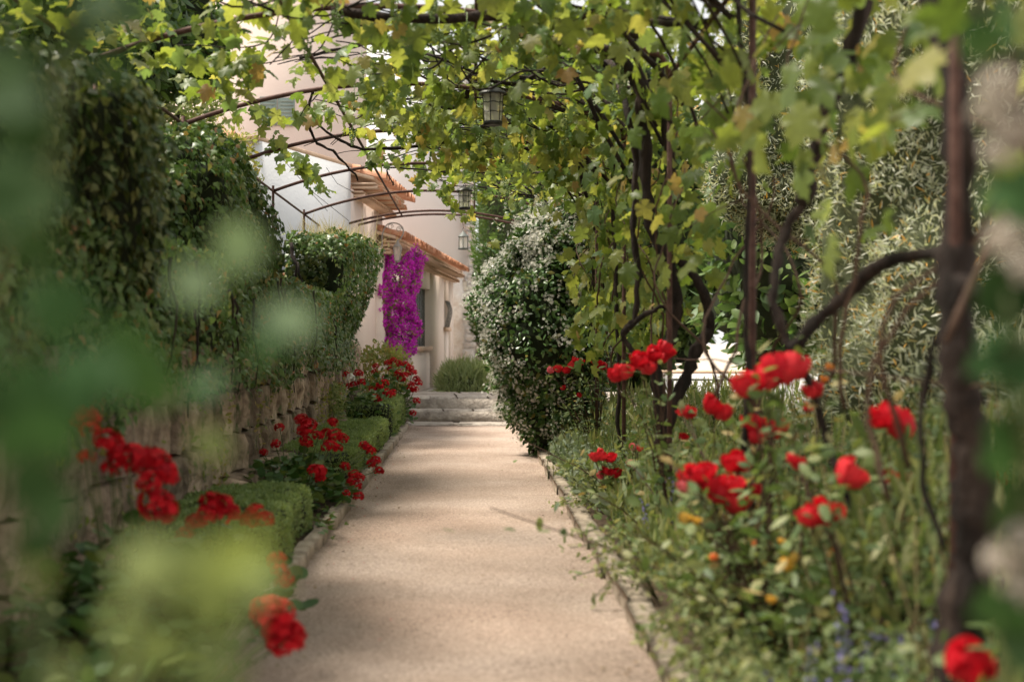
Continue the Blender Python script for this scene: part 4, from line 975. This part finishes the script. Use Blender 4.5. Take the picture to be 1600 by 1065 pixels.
# long shoots on the left
for (a, b_) in (((775, 400), (752, 385)), ((800, 345), (792, 322)), ((830, 335), (835, 312)), ((765, 540), (744, 552)), ((775, 600), (757, 612)), ((760, 470), (738, 462)), ((765, 440), (742, 425)), ((790, 370), (775, 350)), ((765, 500), (735, 470))):
    c0 = P(*a, 14.6); c1 = P(*b_, 14.5); pts = spline([c0, (c0+c1)/2+Vector((0, 0, .03)), c1], 9); V, F = tube(pts, .004, 5); link('shoot', mesh_np('shoot', V, F, M['twig']), jt)
    n = 16; q = pts[rng.integers(1, 9, n)]; 
    link('shoot_leaves', leafmesh('shoot_leaves', OVAL, q, rng.normal(0, 1, (n, 3))+[-.8, 0, 0], rng.normal(0, .5, (n, 3))+[0, -.5, 1], .06, M['jas']), jt, 'stuff')
    n = 9; q = pts[rng.integers(3, 9, n)]+rng.normal(0, .03, (n, 3)); link('blossoms', leafmesh('blossoms', STAR, q, rng.normal(0, 1, (n, 3)), rng.normal(0, .6, (n, 3))+[-.3, -.8, .4], .034, M['white']), jt, 'stuff')
V, F = join([tube(spline([(.62+.1*k, 14.8, 0), (.66+.05*k, 14.9, .3), (.7, 14.9, .7)], 10, .01), .022, 6, .2) for k in range(4)]); link('trunk', mesh_np('trunk', V, F, M['bark']), jt)

# ------------------------------------------------------------------ background greenery
def leafball(name, label, cat, c, h, nleaf, T, size, m, seed, amp=.25, n=3, core=True, trunk=None, group=None, sc=1.2, up=0.0, flow=None, cull=None, inset=.12):
    t = thing(name, label, cat, (c[0], c[1], 0), group)
    p, nm = blob_points(nleaf, c, h, n, amp, sc, seed, None, .08, cull)
    if not core:
        a = rng.uniform(.45, 1, len(p))[:, None]**.6; p = np.array(c)+(p-np.array(c))*a
    k = len(p); d = unit(nm*.6+rng.normal(0, .6, (k, 3))+[0, 0, up])
    link('crown', leafmesh('crown', T, p, d, nm+rng.normal(0, .6, (k, 3))+[0, 0, .3], rng.uniform(*size, k), M[m]), t, 'stuff')
    if core: V, F = blob_core(c, h, n, amp, sc, seed, None, inset); link('shade_core', mesh_np('shade_core', V, F, M['corelight' if m in ('olive', 'rosemary', 'cyp') else 'core'], smooth=True), t)  # filler shell whose colour stands for shade between the leaves
    if trunk:
        ps = [tube(spline([(c[0], c[1], 0), (c[0]+.05, c[1], c[2]*.5), (c[0], c[1], c[2])], 10, .02), np.linspace(trunk, trunk*.5, 10), 8, .1)]
        for q in range(6):
            a = q*1.05; ps.append(tube(spline([(c[0], c[1], c[2]*.45+.1*q*h[2]*.3), (c[0]+math.cos(a)*h[0]*.4, c[1]+math.sin(a)*h[1]*.4, c[2]), (c[0]+math.cos(a)*h[0]*.75, c[1]+math.sin(a)*h[1]*.75, c[2]+h[2]*.4)], 9, .03), np.linspace(trunk*.5, .01, 9), 6))
        V, F = join(ps); link('trunk', mesh_np('trunk', V, F, M['bark']), t)
    return t
fr = lambda p, nm: nm[:, 1] < .45
leafball('conifer_hedge', 'tall clipped green conifer hedge rising behind the jasmine', 'conifer hedge', (1.62, 29.5, 3.6), (1.50, 1.2, 3.65), 30000, NARROW, (.10, .2), 'cyp', 31, .22, 7, up=.5, cull=lambda p, nm: (nm[:, 1] < .4))
rs = leafball('rosemary_bush', 'pale feathery rosemary bush at the foot of the pink house above the steps', 'rosemary', (-.12, 23.9, .46), (.50, .4, .36), 5200, NEEDLE, (.10, .22), 'rosemary', 33, .12, 2.4, up=1.0, inset=.14)
leafball('yellow_shrub', 'loose yellow green shrub between the far geraniums and the pink wall', 'shrub', (-1.32, 20.8, .72), (.34, .5, .46), 1500, OVAL, (.05, .09), 'weed', 35, .2, 2.5, core=False, up=.5)
leafball('small_shrub', 'small mid green shrub against the stone wall behind the far geraniums', 'shrub', (-1.55, 16.0, .52), (.16, .5, .28), 900, OVAL, (.03, .055), 'herb', 36, .1, 2.5, core=False, up=.4)
# silvery hedge on the right
for (c, h, nl, lab, sd) in (((3.05, 8.6, 1.9), (.95, .9, 2.2), 60000, 'silvery olive leaved shrub directly behind the forked grapevine', 41), ((4.6, 10.6, 2.3), (1.3, 1.2, 2.6), 34000, 'tall silvery shrub at the far right edge', 42), ((2.35, 5.9, .55), (.5, .7, .75), 14000, 'low bushy olive leaved shrub behind the nearest grapevine', 43), ((3.3, 12.6, 3.5), (1.2, .8, 1.7), 34000, 'high silvery crown seen between the twisted and forked trunks', 44)):
    leafball('silvery_shrub', lab, 'shrub', c, h, nl, NARROW, (.032, .07), 'olive', sd, .4, 3, up=.4, trunk=.06, cull=lambda p, nm: (nm[:, 1] < .5), group='silvery shrubs beyond the flower bed')
for (c, h, nl, lab, sd, m_) in (((7.0, 22, 2.6), (3.2, 2, 2.8), 9000, 'dense green tree behind the silvery shrubs', 51, 'tree'), ((13, 25, 4), (4, 2.5, 4.2), 7000, 'big dark tree far behind at the right edge', 52, 'tree'), ((3.4, 31, 3.6), (1.7, 2, 3.4), 8000, 'mid green tree beyond the white garden wall', 53, 'tree')):
    leafball('tree', lab, 'tree', c, h, nl, OVAL, (.16, .30), m_, sd, .6, 2.6, up=.1, trunk=.14, cull=lambda p, nm: (nm[:, 1] < .5), group='trees beyond the garden')
leafball('climbing_shrub', 'loose climbing shrub with pale pink buds on the bank beyond the ivy', 'shrub', (-3.3, 14.6, 3.75), (.70, 1.5, .95), 6500, OVAL, (.06, .11), 'herb', 61, .4, 2.5, core=False, up=.3, trunk=.05)
leafball('orange_flowered_climber', 'thin climber with orange flowers in front of the grey wall', 'climber', (-3.0, 17.2, 3.3), (.42, .5, .55), 1300, OVAL, (.05, .09), 'weed', 62, .3, 2.5, core=False, up=.2)
leafball('tree', 'leafy tree above the ivy at the upper left corner', 'tree', (-3.1, 12.2, 4.0), (.85, 1.4, .65), 5200, OVAL, (.08, .15), 'tree', 63, .4, 2.5, up=.1, trunk=.1, group='trees beyond the garden')

# white garden wall and scrolled bench beyond the bed
gw = thing('garden_wall', 'low white garden wall with terracotta coping beyond the flower bed', 'wall', (4.5, 20.5, 0))
V, F = boxes([(2.6, 20.4, -.03, 9, 20.7, .72)]); link('wall', mesh_np('wall', V, F, M['grey']), gw)
V, F = boxes([(2.55, 20.34, .723, 9.05, 20.76, .76)]); link('coping', mesh_np('coping', V, F, M['tilepale']), gw)
bn = thing('scroll_bench', 'white wrought iron bench with scrolled back beyond the roses', 'bench', (2.55, 14.2, 0))
ps = []
for k in range(4):
    cx = 2.18+k*.26
    for sg in (-1, 1):
        a = np.linspace(0, 2*math.pi*1.3, 22); ps.append(tube([(cx+sg*(.055-math.cos(q)*.05*(1-.08*q)), 14.4, .68+math.sin(q)*.07*(1-.08*q)) for q in a], .009, 5))
V, F = join(ps+[tube([(2.02, 14.4, .80), (3.1, 14.4, .80)], .014, 6), tube([(2.02, 14.4, .55), (3.1, 14.4, .55)], .012, 6)]); link('backrest', mesh_np('backrest', V, F, M['whitemetal']), bn)
V, F = boxes([(2.0, 13.95+.09*k, .44, 3.12, 14.02+.09*k, .46) for k in range(5)]); link('seat', mesh_np('seat', V, F, M['whitemetal']), bn)
for x in (2.02, 3.1):
    for y in (13.97, 14.4):
        V, F = tube([(x, y, 0), (x, y, .44), (x, y, .8 if y > 14.2 else .45)], .014, 6); link('leg', mesh_np('leg', V, F, M['whitemetal']), bn)

# ------------------------------------------------------------------ right flower bed
def rose_mesh(seed, m):
    g = np.random.default_rng(seed); V = []; F = []
    for lay, (cnt_, R, top, flare) in enumerate(((3, .012, 80, 0), (4, .018, 72, .0), (5, .025, 62, .002), (6, .031, 48, .005), (6, .035, 32, .008))):
        for k in range(cnt_):
            a = 2*math.pi*k/cnt_+lay*.7+g.uniform(-.2, .2); b = len(V); tp = top+g.uniform(-10, 8)
            for iu, u in enumerate((-1, -.4, .4, 1)):
                for iv, v in enumerate((0, .45, .8, 1)):
                    el = math.radians(-75+(tp+75)*v-(abs(u) == 1)*10*v); az = a+u*math.pi/cnt_*1.35*(.5+.5*math.sin(math.pi*min(v+.25, 1)))
                    rr_ = R*(1+g.normal(0, .05))+flare*(v == 1)
                    V.append((math.cos(el)*math.cos(az)*rr_, math.cos(el)*math.sin(az)*rr_, math.sin(el)*R*.95))
            for p_ in range(3):
                for q_ in range(3): q = b+p_*4+q_; F.append((q, q+4, q+5, q+1))
    return mesh_np('bloom', V, np.array(F), M[m], np.full(len(V), g.uniform(0, 1)), smooth=True)
ROSES = {c: [rose_mesh(i+11, c) for i in range(3)] for c in ('rose', 'pink', 'orange', 'yellow')}
def rose_bush(label, base, blooms, nleaf=260, col='rose', hgt=.8, rad=.35, group='rose bushes in the right bed'):
    t = thing('rose_bush', label, 'rose bush', tuple(base), group); b = np.array(base, float); ps = []; L = []
    ends = [np.array(P(*q[:3])) for q in blooms] + [b+[rng.normal(0, rad), rng.normal(0, rad), hgt*rng.uniform(.5, 1)] for _ in range(7)]
    for e in ends:
        s0 = b+[rng.normal(0, .04), rng.normal(0, .04), 0]; pts = spline([s0, s0+(e-s0)*[.35, .35, .55]+rng.normal(0, .02, 3), e], 12, .006); ps.append(tube(pts, np.linspace(.006, .0025, 12), 5))
        m_ = max(6, nleaf//len(ends)); L.append(pts[rng.integers(3, 12, m_)]+rng.normal(0, .055, (m_, 3)))
    V, F = join(ps); link('stems', mesh_np('stems', V, F, M['cane']), t)
    L = np.concatenate(L); k = len(L)
    link('foliage', leafmesh('foliage', OVAL, L, rng.normal(0, 1, (k, 3))*[1, 1, .5], rng.normal(0, .6, (k, 3))+[0, 0, 1], rng.uniform(.04, .07, k)*1.1, M['under']), t, 'stuff')
    for q in blooms:
        c = q[4] if len(q) > 4 else col
        piece('bloom', random.choice(ROSES[c]), t, Matrix.Translation(P(*q[:3])) @ Matrix.Rotation(random.uniform(0, 6), 4, 'Z') @ Matrix.Rotation(random.uniform(.1, 1.0), 4, 'X') @ Matrix.Scale(q[3]*(1.22 if c in ('rose', 'pink') else .8), 4))
rose_bush('rose bush lifting three red blooms in front of the twisted vine trunks', (1.0, 7.4, .04), [(962, 585, 7.2, 1.0), (975, 578, 7.2, 1.2), (1000, 562, 7.2, 1.25), (1012, 572, 7.2, 1.1), (1022, 552, 7.2, 1.0), (1040, 546, 7.3, 1.2), (1035, 556, 7.3, .9)])
rose_bush('rose bush with large blurred red blooms at the foot of the forked branch', (1.05, 4.8, .04), [(1165, 600, 4.7, 1.1), (1180, 593, 4.7, 1.1), (1210, 575, 4.7, 1.25), (1200, 588, 4.7, 1.1), (1240, 572, 4.7, 1.2), (1228, 582, 4.7, 1.0), (1270, 608, 4.8, .8), (1296, 573, 4.9, .5, 'orange'), (1288, 592, 4.9, .5, 'orange')], 340)
rose_bush('rose bush with paired red blooms right of the small pink one', (1.1, 5.8, .04), [(1115, 632, 5.8, 1.1), (1130, 642, 5.8, 1.0), (1176, 660, 5.6, 1.1), (1182, 678, 5.6, 1.0), (1212, 667, 5.6, 1.2), (1200, 672, 5.6, .9), (1262, 636, 5.8, .5), (1068, 641, 6.4, .7), (1078, 645, 6.4, .7)], 300)
rose_bush('low rose bush with a row of coral red blooms nearest the kerb', (.98, 5.0, .04), [(1080, 745, 5, 1.0), (1098, 738, 5, 1.1), (1112, 757, 5, 1.1), (1125, 768, 5, 1.1), (1142, 758, 5, 1.1), (1150, 782, 5, 1.2), (1148, 720, 5.1, 1.1), (1160, 722, 5.1, .9), (1070, 757, 5, .7, 'pink'), (1180, 765, 5.1, .6)], 320, hgt=.6)
rose_bush('rose bush bearing two dark red blooms beside the near trunk', (1.45, 4.7, .04), [(1380, 650, 4.5, 1.0), (1398, 652, 4.5, 1.1), (1410, 668, 4.5, 1.0), (1330, 740, 4.4, 1.2), (1326, 718, 4.4, .5), (1386, 744, 4.5, .55), (1412, 744, 4.6, .5)], 320)
rose_bush('rose bush with flat red bloom low in the middle of the right bed', (1.15, 4.2, .04), [(1265, 805, 4.2, .9), (1282, 800, 4.2, 1.0), (1300, 804, 4.2, .9), (1240, 716, 4.4, .5), (1250, 725, 4.4, .5)], 280, hgt=.55)
rose_bush('single red rosebud at the bottom right corner', (1.08, 3.1, .04), [(1513, 1036, 3.0, 1.2), (1522, 1028, 3.0, .9)], 160, hgt=.45, rad=.2)
rose_bush('rose bush with small red cluster beside the silver plants on the kerb', (.98, 9.2, .04), [(930, 712, 9, .9), (941, 710, 9, 1.0), (954, 714, 9, .9), (948, 735, 9, .8), (962, 738, 9, .9), (938, 742, 9, .6, 'pink'), (985, 722, 9, .7, 'pink'), (990, 697, 9, .7, 'pink'), (1068, 683, 8.5, .7), (1000, 700, 8.8, .5)], 240, hgt=.55)
rose_bush('distant rose bush with tiny red blooms against the jasmine', (1.15, 12.9, .04), [(860, 578, 12.8, .8, 'pink'), (872, 575, 12.8, 1), (885, 577, 12.8, 1), (893, 570, 12.8, 1), (905, 565, 12.8, 1.1), (899, 562, 12.8, .8), (935, 568, 12.8, 1.2), (928, 562, 12.8, .8), (942, 572, 12.8, .9), (880, 605, 12.8, .6), (905, 617, 12.8, .6), (948, 600, 12.8, .6, 'orange')], 300, hgt=.9)
rose_bush('rose bush with one pink red bloom right of the near trunk', (1.85, 4.9, .04), [(1562, 746, 4.8, .8), (1556, 752, 4.8, .6)], 260, hgt=.9)
rose_bush('orange and yellow flowered rose in the middle of the right bed', (1.2, 4.9, .04), [(1070, 808, 4.8, .8, 'yellow'), (1088, 812, 4.8, .6, 'yellow'), (1230, 880, 4.3, .9, 'yellow'), (1240, 870, 4.3, .6, 'yellow'), (1222, 845, 4.6, .5, 'yellow'), (1180, 850, 4.8, .5, 'orange'), (1115, 870, 4.5, .5, 'orange'), (1300, 862, 4.6, .5, 'orange'), (1205, 935, 4, .5, 'yellow'), (1140, 735, 5.6, .5, 'orange')], 320, col='yellow', hgt=.55)

# dense low ground cover of the bed
def bed_h(x, y):
    return np.interp(x, [.8, 1.0, 1.25, 1.7, 3.0], [.10, .30, .52, .72, .85])*np.interp(y, [2, 4, 8, 12, 16], [1.1, 1.1, .8, .75, .8])
n = 78000
yy = 2.0+13.5*rng.uniform(0, 1, n)**1.15; xx = .84+2.2*rng.uniform(0, 1, n)**1.25
hh = bed_h(xx, yy)*(1+.6*nz(np.stack([xx, yy, xx*0], 1), 2.4, 5)); zz = .04+hh*rng.uniform(.1, 1, n)**.55
gaps = nz(np.stack([xx, yy, zz], 1), 3.5, 8) > -.22
pp = np.stack([xx, yy, zz], 1)[gaps]; k = len(pp)
link('ground_cover', leafmesh('ground_cover', OVAL, pp, rng.normal(0, .8, (k, 3))+[0, 0, .35], rng.normal(0, .6, (k, 3))+[0, 0, .9], rng.uniform(.014, .040, k), M['under']), kind='stuff')
n = 26000
yy = 2.2+13*rng.uniform(0, 1, n); xx = .86+2.1*rng.uniform(0, 1, n)**1.3; keep = nz(np.stack([xx, yy, xx*0], 1), 1.6, 15) > 0.02
xx, yy = xx[keep], yy[keep]; n = len(xx); zz = .05+bed_h(xx, yy)*rng.uniform(.2, 1.15, n)
link('wild_grass', leafmesh('wild_grass', NARROW, np.stack([xx, yy, zz], 1), rng.normal(0, .35, (n, 3))+[0, 0, 1], rng.normal(0, 1, (n, 3)), rng.uniform(.06, .15, n), M['herb']), kind='stuff')
# thin upright stems through the ground cover
ps = []
for _ in range(700):
    x = .9+1.9*random.random()**1.2; y = random.uniform(2.4, 14); h_ = float(bed_h(x, y))*random.uniform(.9, 1.5); dx, dy = random.gauss(0, .08), random.gauss(0, .08)
    ps.append(tube([(x, y, .03), (x+dx*.4, y+dy*.4, h_*.5), (x+dx, y+dy, h_)], .0022, 4, cap=False))
V, F = join(ps); link('flower_stalks', mesh_np('flower_stalks', V, F, M['straw']), kind='stuff')

# silver plants with pale spikes, catmint
def spiky(name, label, cat, base, rad, n, m, spikes, sm, sh, lsize=(.05, .09), T=OVAL, group=None, hgt=.22):
    t = thing(name, label, cat, tuple(base), group); b = np.array(base, float)
    p = b+np.stack([rng.normal(0, rad, n), rng.normal(0, rad*1.4, n), np.abs(rng.normal(0, hgt*.5, n))+.03], 1); p[:, 0] = np.where(p[:, 0] < .74, 1.48-p[:, 0], p[:, 0])
    link('foliage', leafmesh('foliage', T, p, rng.normal(0, .6, (n, 3))+[0, 0, .8]+(p-b)*[2, 1, 0], rng.normal(0, 1, (n, 3))+[0, 0, .5], rng.uniform(*lsize, n), M[m]), t, 'stuff')
    ps = []; fp = []
    for _ in range(spikes):
        s0 = b+[rng.normal(0, rad*.7), rng.normal(0, rad), .03]; h_ = sh*rng.uniform(.6, 1.1); e = s0+[rng.normal(0, .08), rng.normal(0, .08), h_]
        ps.append(tube([s0, (s0+e)/2+rng.normal(0, .01, 3), e], .003, 4, cap=False)); tt = rng.uniform(.55, 1, 26)[:, None]; fp.append(s0+(e-s0)*tt+rng.normal(0, .008, (26, 3)))
    V, F = join(ps); link('stalks', mesh_np('stalks', V, F, M['twig']), t, 'stuff')
    fp = np.concatenate(fp); k = len(fp); link('flower_spikes', leafmesh('flower_spikes', TINY, fp, rng.normal(0, 1, (k, 3)), rng.normal(0, 1, (k, 3)), rng.uniform(.015, .026, k), M[sm]), t, 'stuff')
spiky('lambs_ear', 'silver leaved plant with pale spikes at the foot of the jasmine', 'silver plant', (.92, 12.8, .04), .15, 420, 'silver', 9, 'silver', .55, (.06, .11), group='silver leaved plants along the right kerb')
spiky('lambs_ear', 'silver leaved plant overhanging the kerb end beside the jasmine', 'silver plant', (.80, 11.6, .04), .11, 320, 'silver', 6, 'silver', .4, (.05, .1), group='silver leaved plants along the right kerb')
spiky('lambs_ear', 'silver leaved clump behind the first red rose cluster', 'silver plant', (1.05, 10.2, .04), .2, 520, 'silver', 12, 'silver', .6, (.05, .1), group='silver leaved plants along the right kerb')
spiky('lambs_ear', 'silvery clump between the twisted vine trunks and the kerb', 'silver plant', (1.35, 9.0, .04), .25, 520, 'silver', 14, 'silver', .6, (.05, .1), group='silver leaved plants along the right kerb')
for (x, y, l) in ((1.02, 7.1, 'blue spiked catmint beside the kerb below the red rose cluster'), (1.22, 6.6, 'blue spiked catmint just behind the coral roses'), (1.12, 4.0, 'blurred blue flowers in the near part of the right bed'), (1.45, 4.1, 'blurred blue flowers below the near trunk'), (.86, 3.6, 'blurred pale blue flowers at the nearest kerb stones')):
    spiky('catmint', l, 'catmint', (x, y, .04), .12, 220, 'herb', 5, 'blue', .42, (.03, .05), group='blue flowered plants in the right bed')
# sprawling pale sprays over the path edge
for (x, y, l) in ((.70, 6.3, 'pale green sprig leaning over the right kerb in the middle distance'), (.74, 3.7, 'fine leafed sprig trailing over the nearest right kerb onto the gravel'), (.76, 4.7, 'small leaved spray covering the kerb below the coral roses'), (.80, 5.3, 'grey green spray hanging at the kerb just before the coral roses'), (.78, 9.6, 'soft grey sprig over the kerb beside the distant silver plants'), (.80, 4.2, 'bushy sprig hiding the kerb in the lower right foreground')):
    t = thing('trailing_plant', l, 'plant', (x, y, .05)); k = 150
    ps = []; L = []
    for _ in range(11):
        e = np.array([x-rng.uniform(.05, .28), y+rng.normal(0, .28), rng.uniform(.06, .42)]); pts = spline([(x+.12, y, .05), ((x+.1+e[0])/2, (y+e[1])/2, e[2]+.03), e], 9); ps.append(tube(pts, .0025, 4)); L.append(pts[rng.integers(2, 9, 22)]+rng.normal(0, .018, (22, 3)))
    V, F = join(ps); link('stems', mesh_np('stems', V, F, M['twig']), t); L = np.concatenate(L); k = len(L)
    link('foliage', leafmesh('foliage', OVAL, L, rng.normal(0, 1, (k, 3)), rng.normal(0, .6, (k, 3))+[0, 0, 1], rng.uniform(.025, .045, k), M['herb']), t, 'stuff')

# ------------------------------------------------------------------ foreground plants close to the camera
def fg(name, label, cat, base, L, blossoms=()):
    t = thing(name, label, cat, tuple(base)); b = np.array(base, float); ps = []
    me_ = {}
    for (px, py, Y, s, m) in L:
        c = P(px, py, Y)
        if m not in me_: me_[m] = mesh_np('leaf', VINE[0] if m in ('fglime', 'fg') else ROUND[0], VINE[1] if m in ('fglime', 'fg') else ROUND[1], M[m])
        nrm = Vector((random.gauss(.1, .35), -1, random.gauss(.7, .4))); d = Vector((random.gauss(0, .7), random.gauss(0, .3), random.gauss(-.6, .5)))
        s_, d_, n_ = frames(np.array([d[:]]), np.array([nrm[:]])); Mx = Matrix(((s_[0][0], d_[0][0], n_[0][0], 0), (s_[0][1], d_[0][1], n_[0][1], 0), (s_[0][2], d_[0][2], n_[0][2], 0), (0, 0, 0, 1)))
        piece('leaf', me_[m], t, Matrix.Translation(c-Vector(d_[0])*s*.4) @ Mx @ Matrix.Scale(s, 4))
    for g_ in range(6):
        q = L[(g_*5) % len(L)]; e = np.array(P(q[0], q[1], q[2])); ps.append(tube(spline([b+[random.gauss(0, .02), random.gauss(0, .02), 0], b+(e-b)*[.3, .3, .6], e], 12, .004), .0025, 5))
    V, F = join(ps); link('stems', mesh_np('stems', V, F, M['twig']), t)
    if len(blossoms):
        hm = head_mesh(90, m='cream')
        for (px, py, Y, s) in blossoms: piece('flower_head', hm, t, Matrix.Translation(P(px, py, Y)) @ Matrix.Rotation(px, 4, 'Z') @ Matrix.Scale(s*22, 4))
    return t
L = []
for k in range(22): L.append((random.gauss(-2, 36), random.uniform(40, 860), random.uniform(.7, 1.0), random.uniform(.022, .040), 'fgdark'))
L += [(x, y, Y, s, m) for (x, y, Y, s, m) in (
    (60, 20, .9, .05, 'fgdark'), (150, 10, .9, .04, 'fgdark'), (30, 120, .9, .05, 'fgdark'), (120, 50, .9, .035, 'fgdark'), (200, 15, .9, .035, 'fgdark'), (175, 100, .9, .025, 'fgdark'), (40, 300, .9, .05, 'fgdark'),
    (190, 545, .85, .040, 'fg'), (235, 600, .9, .036, 'fg'), (110, 600, .85, .045, 'fg'), (50, 640, .85, .06, 'fg'), (300, 440, .85, .030, 'fggrey'), (370, 385, .9, .034, 'fggrey'), (445, 500, .9, .036, 'fggrey'), (420, 530, .9, .030, 'fg'), (318, 600, .9, .03, 'fg'), (150, 590, .85, .045, 'fg'), (90, 480, .9, .045, 'fg'), (330, 690, .9, .024, 'fglime'))]
fg('foreground_shrub', 'blurred dark and grey green leaves close to the camera at the left edge', 'shrub', (-.42, 1.0, 0), L)
L = []
for (x, y, z_) in ((235, 880, 1), (300, 880, 1), (375, 870, 1.1), (410, 905, .8), (330, 940, 1.1), (180, 960, .8), (240, 1010, 1), (330, 1040, .8), (190, 1060, .8), (100, 1050, .7), (60, 900, .5)):
    L.append((x, y, random.uniform(.66, .8), random.uniform(.026, .031)*z_, 'fglime'))
fg('foreground_vine', 'blurred yellow green leaves filling the bottom left corner', 'vine', (-.22, .75, 0), L)
L = [(x, y, Y, s, m) for (x, y, Y, s, m) in ((1590, 500, 1.3, .09, 'fgdark'), (1570, 460, 1.3, .06, 'fgdark'), (1600, 560, 1.3, .07, 'fg'), (1560, 560, 1.3, .05, 'fg'), (1580, 30, 1.3, .06, 'fg'), (1530, 60, 1.3, .04, 'fg'), (1590, 300, 1.3, .06, 'fg'), (1575, 700, 1.3, .06, 'fg'), (1590, 790, 1.3, .07, 'fgdark'), (1600, 1000, 1.3, .08, 'fgdark'), (1570, 960, 1.3, .06, 'fg'), (1610, 650, 1.3, .08, 'fg'))]
fg('foreground_jasmine', 'blurred white flowered shrub close to the camera at the right edge', 'shrub', (.55, 1.35, 0), L,
   [(1560, 140, 1.3, .018), (1585, 200, 1.3, .018), (1560, 240, 1.3, .014), (1540, 175, 1.3, .012), (1575, 370, 1.3, .018), (1592, 420, 1.3, .018), (1560, 880, 1.3, .014), (1590, 850, 1.3, .018), (1600, 920, 1.3, .018)])
